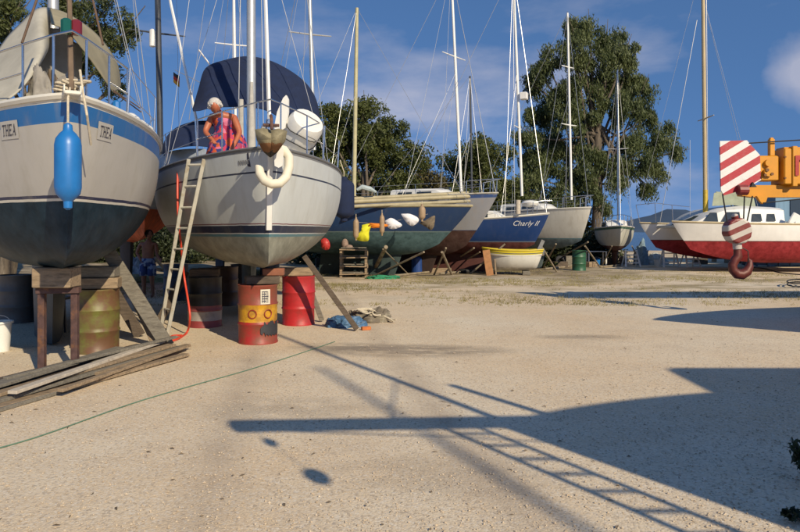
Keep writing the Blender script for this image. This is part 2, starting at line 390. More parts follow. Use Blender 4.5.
# ------------------------------------------------------------------ vegetation
def leaf_mat(name, dark, light, scale=.5, trans=.25):
    m, n, l, b = newmat(name); t = n.new('ShaderNodeTexCoord').outputs['Object']
    f = noise(n, l, t, scale, 4, .6); f2 = noise(n, l, t, 6, 2)
    c = mixn(n, l, ramp(n, l, f, .35, .68), dark, light); c = mixn(n, l, mth(n, l, 'MULTIPLY', ramp(n, l, f2, .4, .8), .5), c, tuple(x*1.5 for x in light))
    l.new(c, b.inputs['Base Color']); b.inputs['Roughness'].default_value = .55
    tr = n.new('ShaderNodeBsdfTranslucent'); l.new(c, tr.inputs[0]); mx_ = n.new('ShaderNodeMixShader'); mx_.inputs[0].default_value = trans
    l.new(b.outputs[0], mx_.inputs[1]); l.new(tr.outputs[0], mx_.inputs[2]); l.new(mx_.outputs[0], n['Material Output'].inputs[0]); return m
def leaves(centres, radii, per, size, wid, droop=.3):
    """leaf-sized faces spread through clumps"""
    V = []; cs = np.array([tuple(c) for c in centres], float); K = len(cs); rr = np.array(radii, float)
    N = K*per; idx = np.repeat(np.arange(K), per)
    p = RNG.normal(size=(N, 3)); p /= np.linalg.norm(p, axis=1)[:, None]
    rad = RNG.random(N)**.45
    p = cs[idx]+p*(rad*rr[idx])[:, None]*np.array([1, 1, .8])
    p[:, 2] -= RNG.random(N)**2*rr[idx]*droop
    a = RNG.normal(size=(N, 3)); a[:, 2] -= droop*2.2; a /= np.linalg.norm(a, axis=1)[:, None]
    b = np.cross(a, RNG.normal(size=(N, 3))); b /= np.linalg.norm(b, axis=1)[:, None]
    sz = size*(.6+.8*RNG.random(N))[:, None]; w = wid*(.6+.8*RNG.random(N))[:, None]
    q = np.stack([p-a*sz*.5, p+b*w*.5, p+a*sz*.5, p-b*w*.5], 1).reshape(-1, 3)
    f = np.arange(N*4).reshape(-1, 4); return q, f
def mesh_np(name, q, f, mat, parent, off):
    me = bpy.data.meshes.new(name); q = q-np.array(off); me.vertices.add(len(q)); me.vertices.foreach_set('co', q.ravel())
    me.loops.add(f.size); me.loops.foreach_set('vertex_index', f.ravel().astype(np.int32)); me.polygons.add(len(f))
    me.polygons.foreach_set('loop_start', np.arange(0, f.size, f.shape[1], dtype=np.int32)); me.update(calc_edges=True); me.validate()
    me.materials.append(mat); o = bpy.data.objects.new(name, me); C.objects.link(o)
    if parent: o.parent = parent
    return o
M_bark = pm('grey_bark', (.12, .095, .07), .9, .4, 5, .5, dirt=(.19, .16, .12), dirt_amt=.4, stretch=(2, 2, .5))
TD = 3.0; TS = .8
def tree(label, base, d, blobs, lm, per=70, size=.3, wid=.09, subr=(.45, .85), dens=1.0, droop=.4, trunk_r=.3, depth=.8, limbs=True, name='tree', cat='tree', group=None, trunk_top=None, part='crown'):
    """blobs = (px, py, r_px) lobes of the crown as seen in the photo, each given its own depth"""
    base = Vector(base); t = thing(name, label, cat, base, 0, group)
    cen = []; rad = []; tips = []
    for (px, py, r) in blobs:
        R = r*d/F; c = P(px, py, d)+Vector((0, random.uniform(-1, 1)*R*depth*1.2, 0)); tips.append((c, R))
        k = max(4, int(dens*11*(R/1.2)**2))
        for _ in range(k):
            v = Vector((random.gauss(0, 1), random.gauss(0, 1), random.gauss(0, 1))).normalized()*R*random.uniform(.2, 1.0)*(1.28 if random.random() < .16 else 1)
            v.y *= depth; cen.append(c+v); rad.append(random.uniform(*subr))
    q, f = leaves(cen, rad, int(per*TD), size*TS, wid*TS, droop); mesh_np(part, q, f, lm, t, base)
    if limbs:
        b = MB(); top = Vector(trunk_top) if trunk_top else Vector((sum(c.x for c, R in tips)/len(tips), base.y, max(c.z for c, R in tips)*.6))
        mid = base.lerp(top, .5)+Vector((random.uniform(-.3, .3), 0, 0))
        b.tube([base-Vector((0, 0, .1)), base.lerp(mid, .5), mid, top], [trunk_r*1.25, trunk_r, trunk_r*.8, trunk_r*.5], 9)
        for (c, R) in tips:
            s = base.lerp(top, random.uniform(.35, .95)); m_ = s.lerp(c, .55)+Vector((0, 0, -R*.25))
            b.tube([s, m_, c, c+(c-m_)*.35], [trunk_r*.30, trunk_r*.18, trunk_r*.08, .015], 6)
            for _ in range(3):
                e = c+Vector((random.uniform(-1, 1), random.uniform(-1, 1), random.uniform(-.4, 1)))*R*.8
                b.tube([m_.lerp(c, .6), e], [trunk_r*.12, .015], 5)
        b.build('trunk', M_bark, t, smooth=True, world=True)
    return t
LM_euc = leaf_mat('eucalyptus_leaf', (.046, .068, .022), (.132, .156, .056), .45, .35)
LM_dark = leaf_mat('dark_tree_leaf', (.042, .060, .016), (.120, .135, .036), .5, .35)
LM_pine = leaf_mat('pine_needle', (.030, .046, .013), (.095, .112, .032), .6, .3)
LM_hedge = leaf_mat('bush_leaf', (.016, .026, .009), (.05, .062, .022), .8)
random.seed(11)
tree('tall eucalyptus with an airy drooping crown rising behind the small white boats', P(597, 232, 46)*1.0-Vector((0, 0, CH)), 46,
     [(545, 64, 16), (533, 82, 12), (538, 72, 9), (575, 38, 16), (572, 58, 17), (566, 85, 18), (545, 112, 20), (577, 108, 18), (528, 138, 14), (557, 142, 21), (538, 178, 17), (573, 180, 19), (608, 38, 16), (624, 50, 15), (606, 62, 15), (614, 84, 18), (637, 78, 13), (640, 92, 12),
      (618, 112, 19), (648, 116, 13), (630, 138, 17), (653, 146, 14), (671, 138, 11), (677, 152, 9), (642, 168, 14), (612, 178, 12), (602, 205, 9), (560, 212, 15), (533, 210, 12), (588, 128, 9), (658, 170, 8), (590, 30, 9), (572, 28, 10), (588, 190, 12), (595, 98, 10), (524, 198, 13), (585, 155, 12), (552, 95, 14), (630, 62, 10), (648, 186, 7), (552, 196, 15), (600, 160, 9), (626, 160, 11), (562, 120, 16), (530, 160, 14), (548, 160, 16), (578, 150, 15), (590, 60, 10), (595, 80, 10), (592, 115, 12), (600, 140, 10), (580, 205, 14), (540, 205, 15), (518, 185, 9), (616, 165, 12), (628, 95, 12)],
     LM_euc, per=85, size=.36, wid=.085, subr=(.35, .75), dens=1.2, droop=.95, trunk_r=.38, trunk_top=P(597, 110, 46), name='eucalyptus_tree')
tree('broad dark green tree above the blue hull behind the white sloop', P(372, 232, 41)-Vector((0, 0, CH)), 41,
     [(335, 115, 20), (365, 112, 18), (350, 140, 26), (385, 135, 24), (405, 150, 16), (375, 165, 26), (340, 175, 24), (405, 178, 18), (325, 150, 18), (390, 195, 22), (350, 205, 24), (330, 205, 20), (365, 135, 20), (372, 190, 20), (412, 165, 12), (330, 135, 16)],
     LM_dark, per=70, size=.3, wid=.12, trunk_r=.35, dens=1.1)
tree('rounded dark tree between the two white masts', P(478, 232, 43)-Vector((0, 0, CH)), 43,
     [(478, 150, 20), (460, 165, 16), (497, 160, 14), (480, 180, 22), (500, 185, 14), (462, 195, 18), (490, 208, 20), (448, 205, 10), (505, 198, 14), (512, 205, 16), (516, 190, 13), (522, 205, 14), (470, 165, 14), (488, 168, 14)],
     LM_dark, per=70, size=.3, wid=.12, trunk_r=.3, dens=1.1)
tree('low brownish tree between the broad tree and the rounded tree', P(430, 232, 44)-Vector((0, 0, CH)), 44,
     [(425, 172, 14), (440, 178, 12), (418, 190, 16), (438, 198, 14), (410, 182, 16), (430, 192, 16), (448, 192, 12), (425, 205, 14)], leaf_mat('dry_leaf', (.085, .075, .03), (.17, .145, .06), .5, .3), per=60, size=.28, wid=.1, trunk_r=.2)
tree('large pine whose branches hang over the cream awning', (-14.5, 24.5, 0), 24,
     [(8, 10, 26), (-20, 20, 30), (20, 45, 20), (-10, 60, 26), (60, 5, 24), (85, 10, 22), (98, 28, 15), (118, 42, 9), (128, 28, 7), (112, 8, 16), (92, 50, 10), (70, 60, 18), (45, 60, 22), (115, 88, 6), (106, 70, 6), (-30, 100, 30), (5, 90, 20)],
     LM_pine, per=70, size=.2, wid=.06, subr=(.3, .55), dens=1.7, droop=.3, trunk_r=.28, trunk_top=P(40, 20, 24.5), name='pine_tree')
for i, (px, w, top) in enumerate(((300, 20, 200), (327, 22, 203), (357, 22, 196), (388, 22, 200), (415, 18, 196), (440, 20, 200), (468, 22, 194), (497, 22, 194), (525, 20, 196), (553, 18, 208), (578, 14, 214), (262, 22, 206), (222, 22, 208), (180, 22, 206), (140, 24, 204), (95, 26, 204), (50, 26, 204), (5, 26, 204))):
    d = 47+(i % 3)*1.2
    tree('dense dark bush in the hedge along the back of the yard', Vector(((px-400)*d/F, d, 0)), d,
         [(px, top+10, w*1.1), (px-w*.5, top+34, w*1.2), (px+w*.5, top+34, w*1.2)], LM_hedge, per=60, size=.34, wid=.17, dens=1.1, droop=.2, limbs=False,
         name='bush', cat='bush', group='bushes of the hedge at the back', part='crown')
for k in range(33):  # bushes put in to darken the background seen under the hulls
    px = -4+k*19+random.uniform(-4, 4); d = (35 if px > 315 else 37)+random.uniform(-1, 2.5); hh = random.uniform(238, 246)
    tree('low dark undergrowth bush added to darken the gaps behind the boats', Vector(((px-400)*d/F, d, 0)), d, [(px, hh, 12), (px-9, hh+12, 12), (px+9, hh+12, 12)], LM_hedge, per=60, size=.22, wid=.12, dens=1.3, droop=.2, limbs=False,
         name='bush', cat='bush', group='undergrowth bushes behind the boats', part='crown')
# dry grass on the far strip and weeds by the boats
def grass():
    N = 12000; d = 15+RNG.random(N)*14; x = -9+RNG.random(N)**1.5*24
    keep = (np.sin(x*.7+d*1.1)+np.sin(x*.23-d*.9+2)+RNG.normal(size=N)*.8) > .55
    x, d = x[keep], d[keep]; V = []; Fc = []
    for X, D in zip(x, d):
        for _ in range(7):
            a = random.uniform(0, 2*PI); h = random.uniform(.02, .085); q = random.uniform(.02, .09); bx = X+random.gauss(0, .07); by = D+random.gauss(0, .07); w = .006
            i = len(V); V += [(bx-w, by, 0), (bx+w, by, 0), (bx+math.cos(a)*q, by+math.sin(a)*q, h)]; Fc.append((i, i+1, i+2))
    me = bpy.data.meshes.new('dry_grass'); me.from_pydata(V, [], Fc); me.materials.append(leaf_mat('dry_grass_blade', (.16, .14, .05), (.32, .27, .11), .4, .3))
    o = bpy.data.objects.new('dry_grass', me); C.objects.link(o); tag(o, 'thin dry grass growing in patches across the far yard', 'grass', kind='stuff')
grass()
def weed(label, base, h, n, lm, size=.07, spread=.2):
    base = Vector(base); t = thing('weed', label, 'plant', base); cs = []; st = MB()
    for _ in range(n):
        e = base+Vector((random.gauss(0, spread), random.gauss(0, spread*.7), h*random.uniform(.35, 1)))
        st.tube([base+Vector((random.gauss(0, spread*.3), random.gauss(0, spread*.3), -.01)), base.lerp(e, .6)+Vector((0, 0, h*.1)), e], [.006, .004, .002], 5); cs += [e, base.lerp(e, .7)]
    q, f = leaves(cs, [h*.22]*len(cs), 26, size, size*.45, .2); mesh_np('foliage', q, f, lm, t, base); st.build('stem', M_bark, t, world=True)
LM_weed = leaf_mat('weed_leaf', (.012, .024, .010), (.035, .055, .022), 3)
weed('dark leafy weed growing at the right edge of the gravel, in the shade', (2.72, 4.42, 0), .27, 11, LM_weed, .055, .09)
weed('small dark weed low in the shade at the bottom right corner', (2.33, 3.80, 0), .11, 6, LM_weed, .05, .07)
weed('low green weed beside the white dinghy', P(545, 266, 31)*1.0-Vector((0, 0, .12)), .35, 10, LM_dark, .12, .25)

# ------------------------------------------------------------------ boats
class Hull:
    """x runs aft from the stem head, +y is the boat's starboard as seen from the bow looking aft (left in the photo)"""
    def __init__(s, L, B, zbow, zmid, zst, zb, zfoot, over=.7, tm=.58, tr=.65, full=.75, bowV=.85, fx=.45, sternrise=.5, pw=2.2, eu=.45, ue=.62):
        s.__dict__.update(locals())
    def hb(s, t):
        h = s.B/2
        if t < s.tm: return h*max(0.0, 1-(1-t/s.tm)**s.pw)**s.full
        return h*(1-(1-s.tr)*((t-s.tm)/(1-s.tm))**2)
    def sheer(s, t):
        return s.zmid+(s.zbow-s.zmid)*max(0, 1-t/.6)**2+(s.zst-s.zmid)*max(0, (t-.6)/.4)**2
    def keel(s, t):
        z = s.zb
        if t < s.fx: z += (s.zfoot-s.zb)*(1-t/s.fx)**2.0
        if t > .6: z += s.sternrise*((t-.6)/.4)**1.6
        return z
    def pt(s, t, v, side):
        b, k, sh = s.hb(t), s.keel(t), s.sheer(t)
        e = min(1, t/s.eu); gU = (1-(1-v)**2.6)**s.ue; gV = v**s.bowV
        g_ = gV*(1-e)+gU*e; b2 = b*g_
        x = t*s.L+s.over*(1-v)**1.15*max(0, 1-t*1.6)**2
        if t > .85: x -= .25*(1-v)*(t-.85)/.15
        return Vector((x, side*b2, k+(sh-k)*v))
    def at_z(s, t, z, side, off=0.0):
        a, b = 0.0, 1.0
        for _ in range(22):
            m = (a+b)/2
            if s.pt(t, m, side).z < z: a = m
            else: b = m
        v = (a+b)/2; p = s.pt(t, v, side)
        if off:
            e = 1e-3; du = s.pt(min(1, t+e), v, side)-s.pt(t, v, side); dv = s.pt(t, min(1, v+e), side)-s.pt(t, max(0, v-e), side)
            nn = du.cross(dv); nn = nn.normalized() if nn.length > 0 else Vector((0, side, 0))
            if nn.y*side < 0: nn = -nn
            p = p+nn*off
        return p
    def mesh(s, nt=44, nv=20):
        m = MB(); m.uv = []; ts = [(i/nt)**1.35 for i in range(nt+1)]; rows = []
        for t in ts:
            r = []
            for side, vs in ((1, [1-j/nv for j in range(nv+1)]), (-1, [j/nv for j in range(1, nv+1)])):
                for v in vs: r.append(s.pt(t, v, side)); m.uv.append((t, s.sheer(t)-r[-1].z))
            rows.append(r)
        m.grid(rows); n = 2*nv+1; last = nt*n
        m.f.append(tuple(last+i for i in range(n))); m.m.append(0); s.ts = ts; return m
    def deck(s, drop=.04, nt=30, cam=.05):
        m = MB(); rows = []
        for i in range(nt+1):
            t = max(.004, i/nt); b = s.hb(t)*.985; z = s.sheer(t)-drop
            rows.append([Vector((s.pt(t, 1, 1).x, b*q, z+cam*(1-q*q))) for q in (-1, -.66, -.33, 0, .33, .66, 1)])
        return m.grid(rows)
    def rail(s, r=.025, dz=.01, t1=1.0, n=36, w=1.0):
        m = MB()
        for sd in (1, -1): m.tube([s.pt(t1*(i/n)**1.3, 1, sd)+Vector((0, 0, dz)) for i in range(n+1)], r, 6)
        return m
    def edge(s, x, side, dz=0.0, inset=.06):
        t = min(.999, max(0, x/s.L)); return Vector((x, side*max(0, s.hb(t)-inset), s.sheer(t)+dz))
def boat(name, label, stem, theta, hull, mat, cat='boat', deckmat=None, railmat=None, group=None, rail_r=.025, nt=44):
    t = thing(name, label, cat, (stem[0], stem[1], 0), math.radians(90+theta), group)
    hull.mesh(nt).build('hull', mat, t, smooth=True, angle=50); hull.deck().build('deck', deckmat or M_gel, t, smooth=True)
    if railmat: hull.rail(rail_r).build('toe_rail', railmat, t, smooth=True)
    t['_'] = 0; del t['_']; return t
def loc(t, w):                                       # world point -> local frame of a thing
    return (Matrix.Translation(t.location) @ t.rotation_euler.to_matrix().to_4x4()).inverted() @ Vector(w)
def keel_fin(t, x0, x1, ztop, zbot, w, mat, rake=.3):
    k = MB(); rows = []
    for (z, sh, wf) in ((ztop, 0, 1), (zbot, rake, .8)):
        prof = [(0, 0), (.06, .5), (.3, 1), (.6, .85), (1, .08)]
        xa = x0+sh; ln = x1-x0-sh*.6
        r = [(xa+ln*a, w/2*b*wf, z) for a, b in prof]+[(xa+ln*a, -w/2*b*wf, z) for a, b in reversed(prof[1:])]
        rows.append(r)
    k.grid(rows, close=True); n = len(rows[0]); k.f.append(tuple(range(n, 2*n))); k.m.append(0)
    k.build('keel', mat, t, smooth=True)
def mast(t, base, top, r, mat, spreaders=(), wires=(), boom=None, r2=None, box=None, wr=.007):
    """base/top in the boat's frame; spreaders = (fraction, half span); wires = list of (from,to,radius)"""
    base = Vector(base); top = Vector(top)
    m = MB(); m.tube([base, base.lerp(top, .6), top], [r, r*.95, (r2 or r*.8)], 12)
    mo = m.build('mast', mat, t, smooth=True)
    for (f, hs) in spreaders:
        c = base.lerp(top, f); s = MB(); s.tube([c+Vector((.05, hs, .03)), c, c+Vector((.05, -hs, .03))], [.018, .03, .018], 6); s.build('spreader', mat, mo)
    if wires:
        for (a, b, rr) in wires:
            w = MB(); w.tube([a, b], rr or wr, 5); w.build('stay', M_wire if rr < .02 else M_whitemast, t)
    if box:
        f, sz, off = box; c = base.lerp(top, f)+Vector(off); b = MB(); b.box(c, sz, bev=.02); b.build('radar', M_white, mo)
    return mo
def pulpit(t, hull, xb=1.15, h=.62, r=.013, mat=None):
    mat = mat or M_steel; m = MB(); pts = []
    for sd in (1, -1):
        pts.append([hull.edge(xb, sd, h), hull.edge(xb*.55, sd, h*1.02), hull.edge(.12, sd, h*1.05, 0)])
    top = pts[0]+[Vector((-.12, 0, pts[0][2].z))]+pts[1][::-1]; m.tube(top, r, 8)
    low = [Vector((p.x, p.y, p.z-h*.5)) for p in (pts[0][0], pts[0][1])]; m.tube(low, r*.8, 6)
    low = [Vector((p.x, p.y, p.z-h*.5)) for p in (pts[1][0], pts[1][1])]; m.tube(low, r*.8, 6)
    for sd in (0, 1):
        for k in (0, 1, 2):
            p = pts[sd][k]; m.tube([p, Vector((p.x+.02, p.y, p.z-h-.03))], r, 8)
    m.build('pulpit', mat, t, smooth=True)
def lifelines(t, hull, x0, x1, n=5, h=.6, sides=(1, -1), r=.005):
    for sd in sides:
        xs_ = [x0+(x1-x0)*i/(n-1) for i in range(n)]
        for x in xs_:
            p = hull.edge(x, sd, -.03); s = MB(); s.tube([p, p+Vector((0, sd*.03, h))], .012, 7); s.build('stanchion', M_steel, t, smooth=True)
        for f in (1, .5):
            w = MB(); w.tube([hull.edge(x, sd, h*f-.03)+Vector((0, sd*.03*f, 0)) for x in xs_], r, 5); w.build('lifeline', M_wire, t)
def cabin(t, hull, x0, x1, w0, w1, h, mat, win=3, zoff=0.0, name='cabin', slope=.5):
    m = MB(); rows = []
    z0 = hull.sheer((x0+x1)/2/hull.L)-.05+zoff
    for (x, w, hh) in ((x0, w0*.8, 0.02), (x0+slope*.4, w0, h*.55), (x0+slope, w0*1.03, h*.95), ((x0+x1)/2, (w0+w1)/2*1.03, h), (x1, w1, h)):
        rows.append([Vector((x, w/2*1.0, z0)), Vector((x, w/2*.93, z0+hh*.85)), Vector((x, w/2*.75, z0+hh)), Vector((x, 0, z0+hh*1.05)), Vector((x, -w/2*.75, z0+hh)), Vector((x, -w/2*.93, z0+hh*.85)), Vector((x, -w/2, z0))])
    m.grid(rows); m.f.append(tuple(len(m.v)-7+i for i in range(7))); m.m.append(0)
    c = m.build(name, mat, t, smooth=True, angle=35)
    for sd in (1, -1):
        for i in range(win):
            a = x0+slope+.15+(x1-x0-slope-.3)*i/win; b = a+(x1-x0-slope-.3)/win*.72
            q = MB(); yy = [(w0+(w1-w0)*((x-x0)/(x1-x0)))/2 for x in (a, b)]
            q.prism([(a, sd*yy[0]*.985, z0+h*.28), (b, sd*yy[1]*.985, z0+h*.28), (b, sd*yy[1]*.955, z0+h*.68), (a, sd*yy[0]*.955, z0+h*.68)], (0, sd*.03, 0)); q.build('window', M_glass, c)
    return c
def patch(hull, t0, side, z0, w, h, off, nx=8, ny=5, sh=0):
    """sheet w x h following the skin of a hull; returns fn mapping (a,b) in 0..w,0..h to hull points"""
    e = (hull.pt(t0+.01, .8, side)-hull.pt(t0, .8, side)).length/.01
    return lambda a, b: hull.at_z(min(.99, max(.002, t0+(a-w/2)/e)), z0+b-h/2+sh*a, side, off)
def text_on(hull, txt, t0, side, z0, h, off, mat, parent, name='lettering', flip=False, shear=0, sx=1, font_spacing=1):
    cu = bpy.data.curves.new('txt', 'FONT'); cu.body = txt; cu.size = h*1.4; cu.shear = shear; cu.resolution_u = 3; cu.space_character = font_spacing
    to = bpy.data.objects.new('txt', cu); C.objects.link(to); dg = bpy.context.evaluated_depsgraph_get()
    me = bpy.data.meshes.new_from_object(to.evaluated_get(dg)); bpy.data.objects.remove(to)
    xs_ = [v.co.x for v in me.vertices]; x0, x1 = min(xs_), max(xs_); w = (x1-x0)*sx
    fn = patch(hull, t0, side, z0, w, h, off)
    for v in me.vertices:
        a = (v.co.x-x0)*sx
        if flip: a = w-a
        v.co = fn(a, v.co.y)
    me.name = name; me.materials.clear(); me.materials.append(mat); o = bpy.data.objects.new(name, me); C.objects.link(o); o.parent = parent; return o, w
def find_t(t, hull, px, py, side, tmax=.5):
    best = None; M = Matrix.Translation(t.location) @ t.rotation_euler.to_matrix().to_4x4()
    for i in range(1, 200):
        tt = tmax*i/200
        for j in range(1, 60):
            p = hull.pt(tt, j/60, side); q = proj(M @ p); e = (q[0]-px)**2+(q[1]-py)**2
            if best is None or e < best[0]: best = (e, tt, p.z)
    return best[1], best[2]
def fender(label, top, length, r, mat, loopz=.12, name='fender', group=None, rope=None, tilt=0):
    t = thing(name, label, 'fender', top, 0, group); b = MB()
    z0 = -loopz; L = length
    prof = [(.012, z0+.02), (r*.32, z0), (r*.36, z0-.05), (r*.62, z0-.08), (r*.9, z0-.13), (r, z0-.19), (r, z0-L+.16), (r*.9, z0-L+.10), (r*.6, z0-L+.06), (r*.34, z0-L+.03), (r*.32, z0-L-.03), (.012, z0-L-.05)]
    b.lathe(prof, n=20); b.build('body', mat, t, smooth=True)
    k = MB(); k.tube([(0, 0, loopz*-1), (0, 0, 0)]+([tuple(Vector(p)-Vector(top)) for p in rope] if rope else []), .011, 6); k.build('rope', M_rope, t); return t

# ---------- the near cream boat with the blue band
M_thea = hull_mat('cream_hull_blue_band', (.45, .43, .395), zb=[(-9, 1.985, (.008, .026, .044)), (1.985, 2.012, (.6, .57, .5)), (2.012, 2.045, (.02, .025, .07))],
                  sb=[(-.1, .05, (.66, .63, .55)), (.05, .235, (.015, .13, .37))], rough=.32, dirt_amt=.34)
th_h = Hull(9.8, 3.15, 2.98, 2.92, 2.95, 1.20, 1.40, over=.62, tm=.56, tr=.7, full=.78, fx=.2, sternrise=.45, eu=.15, ue=.46, bowV=.5)
TH = boat('sailing_yacht', 'cream yacht with a blue band and dark underside lettered THEA, nearest at the left', (-3.18, 6.45), 30, th_h, M_thea, 'sailing yacht', M_gel, M_gel, rail_r=.035)
keel_fin(TH, 3.3, 7.2, 1.35, .03, .5, pm('dark_keel_paint', (.028, .05, .07), .5, .3, 5, .2), .5)
# name plates
def serif(word):
    st = {'T': [(.42, 0, .58, 1), (.02, .9, .98, 1), (.02, .78, .1, .9), (.9, .78, .98, .9), (.28, 0, .72, .07)],
          'H': [(.1, 0, .27, 1), (.73, 0, .9, 1), (.2, .46, .8, .56), (0, 0, .37, .07), (.63, 0, 1, .07), (0, .93, .37, 1), (.63, .93, 1, 1)],
          'E': [(.12, 0, .3, 1), (.2, .91, .93, 1), (.2, 0, .95, .09), (.2, .46, .7, .55), (0, 0, .3, .07), (0, .93, .3, 1), (.85, .78, .93, .95), (.87, 0, .95, .2), (.62, .38, .7, .63)]}
    return st[word]
M_letter = pm('dark_lettering', (.02, .02, .045), .5, .1, 20, 0)
def thea_plate(px, py, side):
    t0, z0 = find_t(TH, th_h, px, py, side); w, h = (.30, .18)
    fn = patch(th_h, t0, side, z0, w, h, .006); m = MB()
    m.grid([[fn(w*i/8, h*j/4) for i in range(9)] for j in range(5)]); pl = m.build('name_plate', pm('plate_white', (.47, .45, .415), .4, .06, 5, 0), TH, smooth=True)
    fl = patch(th_h, t0, side, z0, w, h, .011); q = MB(); cw = .055
    for i, ch in enumerate('THEA'):
        x0 = .035+i*.06
        def put(poly):
            pts = []
            for (u, v) in poly:
                a = x0+u*cw+(v-.5)*.012; a = a if side == -1 else w-a
                pts.append(fl(a, .035+v*.11))
            q.add(pts, [tuple(range(len(pts)))])
        if ch != 'A':
            for (a, b, c, d) in serif(ch): put([(a, b), (c, b), (c, d), (a, d)])
        else:
            put([(.08, 0), (.18, 0), (.52, .9), (.44, 1)]); put([(.72, 0), (.92, 0), (.58, 1), (.42, 1)]); put([(.25, .3), (.78, .3), (.75, .39), (.28, .39)])
            put([(0, 0), (.3, 0), (.3, .06), (0, .06)]); put([(.62, 0), (1, 0), (1, .06), (.62, .06)])
    q.build('lettering', M_letter, pl)
thea_plate(10, 131, 1); thea_plate(105, 131, -1)
# bow roller, pulpit, forestay lantern, anchor gear
b = MB(); b.box((.02, 0, 2.985), (.44, .15, .04), bev=.01); b.box((-.1, .07, 3.02), (.18, .012, .07)); b.box((-.1, -.07, 3.02), (.18, .012, .07)); b.build('bow_roller', M_gel, TH)
pulpit(TH, th_h, 1.0, .58, .012); lifelines(TH, th_h, 1.0, 8.6, 6, .62)
b = MB(); b.tube([(.1, 0, 3.0), (.16, 0, 3.12), (.3, 0, 3.25)], .035, 8); b.box((.35, 0, 3.13), (.35, .22, .2), bev=.05); b.build('windlass', pm('worn_grey_metal', (.28, .25, .2), .6, .4, 12, .3), TH)
b = MB()
for k in range(5):
    a = random.uniform(0, 6.28); b.tube(spline([Vector((.10+.10*math.cos(a+i*1.1)+random.gauss(0, .04), .10*math.sin(a+i*1.1)+random.gauss(0, .035), 3.0+.025*k+.06*random.random())) for i in range(7)], 5), .012, 6)
b.build('rope_coil', M_rope, TH)
b = MB(); b.tube([(-.02, 0, 3.04), (.25, 0, 4.1), (3.4, 0, 14.0)], [.028, .022, .02], 8); b.build('forestay', pm('brown_furled_stay', (.16, .11, .07), .7, .3, 10, .1), TH)
b = MB(); b.lathe([(.03, 0), (.055, .01), (.055, .13), (.03, .15)], (.08, .035, 3.60), 10); b.build('green_lantern', pm('green_lens', (.01, .09, .07), .2, .1, 5, 0), TH)
b = MB(); b.lathe([(.03, 0), (.055, .01), (.055, .13), (.03, .15)], (.08, -.05, 3.60), 10); b.build('red_lantern', pm('red_lens', (.16, .015, .02), .2, .1, 5, 0), TH)
cabin(TH, th_h, 2.5, 6.5, 1.5, 1.9, .42, M_white, 3)
mast(TH, (3.5, 0, 3.3), (3.6, 0, 14.2), .075, M_alu, [(.45, .75)], [(Vector((3.7, s*1.35, 2.95)), Vector((3.6, 0, 9)), .007) for s in (1, -1)]+[(Vector((3.4, s*1.35, 2.95)), Vector((3.6, 0, 14)), .007) for s in (1, -1)])
b = MB(); b.box((3.0, -.75, 3.25), (.5, .1, .5), bev=.03); b.build('water_can', M_blue, TH)
for (y, x) in ((-1.16, 3.5), (-1.2, 4.3)):
    pass
# small white fenders lashed along the right rail
for k, (px, py, d) in enumerate(((137, 128, 9.6), (143, 132, 10.0), (128, 122, 9.0))):
    p = P(px, py, d); q = MB(); q.ball(p, (.17, .2, .13), 12)
    single('fender', q, M_white, 'round white fender lashed to the rail of the cream yacht', 'fender', p, 'white fenders on the cream yacht rail', smooth=True)
# cream awning, a tent over the foredeck
def sheet(name, rows, mat, parent=None, thick=.012, sub=0, **kw):
    rows = [spline(r, 5) for r in rows]; rows = list(zip(*[spline(list(c), 5) for c in zip(*rows)]))
    m = MB(); m.grid(rows); return m.build(name, mat, parent, smooth=True, angle=180, solid=thick, sub=sub, **kw)
bundles = []
AW = thing('awning', 'cream canvas awning stretched like a tent over the deck of the nearest yacht', 'awning', (-4.2, 8.2, 2.95))
sheet('left_panel', [[P(-60, 118, 8.8), P(-30, 96, 8.6), P(2, 44, 8.9), P(20, 24, 9.0), P(37, 9, 9.0), P(51, 8, 9.1)],
                     [P(-60, 124, 8.2), P(-30, 104, 8.0), P(4, 66, 8.3), P(24, 44, 8.4), P(40, 26, 8.5), P(50, 26, 8.9)],
                     [P(-60, 130, 7.6), P(-30, 108, 7.5), P(2, 90, 7.7), P(22, 72, 7.8), P(42, 52, 8.0), P(49, 44, 8.6)],
                     [P(-55, 134, 7.3), P(-28, 112, 7.3), P(0, 103, 7.4), P(18, 92, 7.5), P(35, 72, 7.8), P(47, 52, 8.4)]], M_canvas, AW, world=True)
sheet('right_panel', [[P(50, 8, 9.1), P(68, 14, 9.3), P(92, 30, 9.6), P(108, 48, 9.9), P(118, 66, 10.2), P(121, 86, 10.4)],
                      [P(50, 16, 8.7), P(68, 22, 8.8), P(86, 38, 9.1), P(102, 56, 9.4), P(113, 74, 9.7), P(118, 90, 9.8)],
                      [P(51, 24, 8.4), P(66, 30, 8.4), P(80, 46, 8.6), P(95, 66, 8.9), P(106, 82, 9.1), P(113, 92, 9.3)]], pm('khaki_canvas', (.27, .24, .16), .9, .18, 3, .25), AW, world=True)
b = MB(); b.box(P(53, 62, 9.0), (.5, .12, .9), Euler((0, 0, .3)).to_matrix(), bev=.04); b.box(P(66, 64, 9.2), (.35, .3, .6), bev=.05)
b.build('rolled_flap', pm('grey_sailcloth', (.3, .28, .25), .9, .2, 5, .3), AW, world=True)
b = MB(); 
for (ga, gb, gr) in ((P(38, -4, 7.2), P(22, 43, 7.0), .013), (P(92, -4, 7.3), P(103, 45, 7.2), .012), (P(104, 84, 9.2), P(140, 108, 9.7), .009), (P(114, 92, 9.3), P(141, 112, 9.8), .009)):
    b = MB(); b.tube([ga, gb], gr, 6); b.build('guy_rope', pm('brown_rope', (.12, .075, .05), .9, .2, 20, .2), AW, world=True)
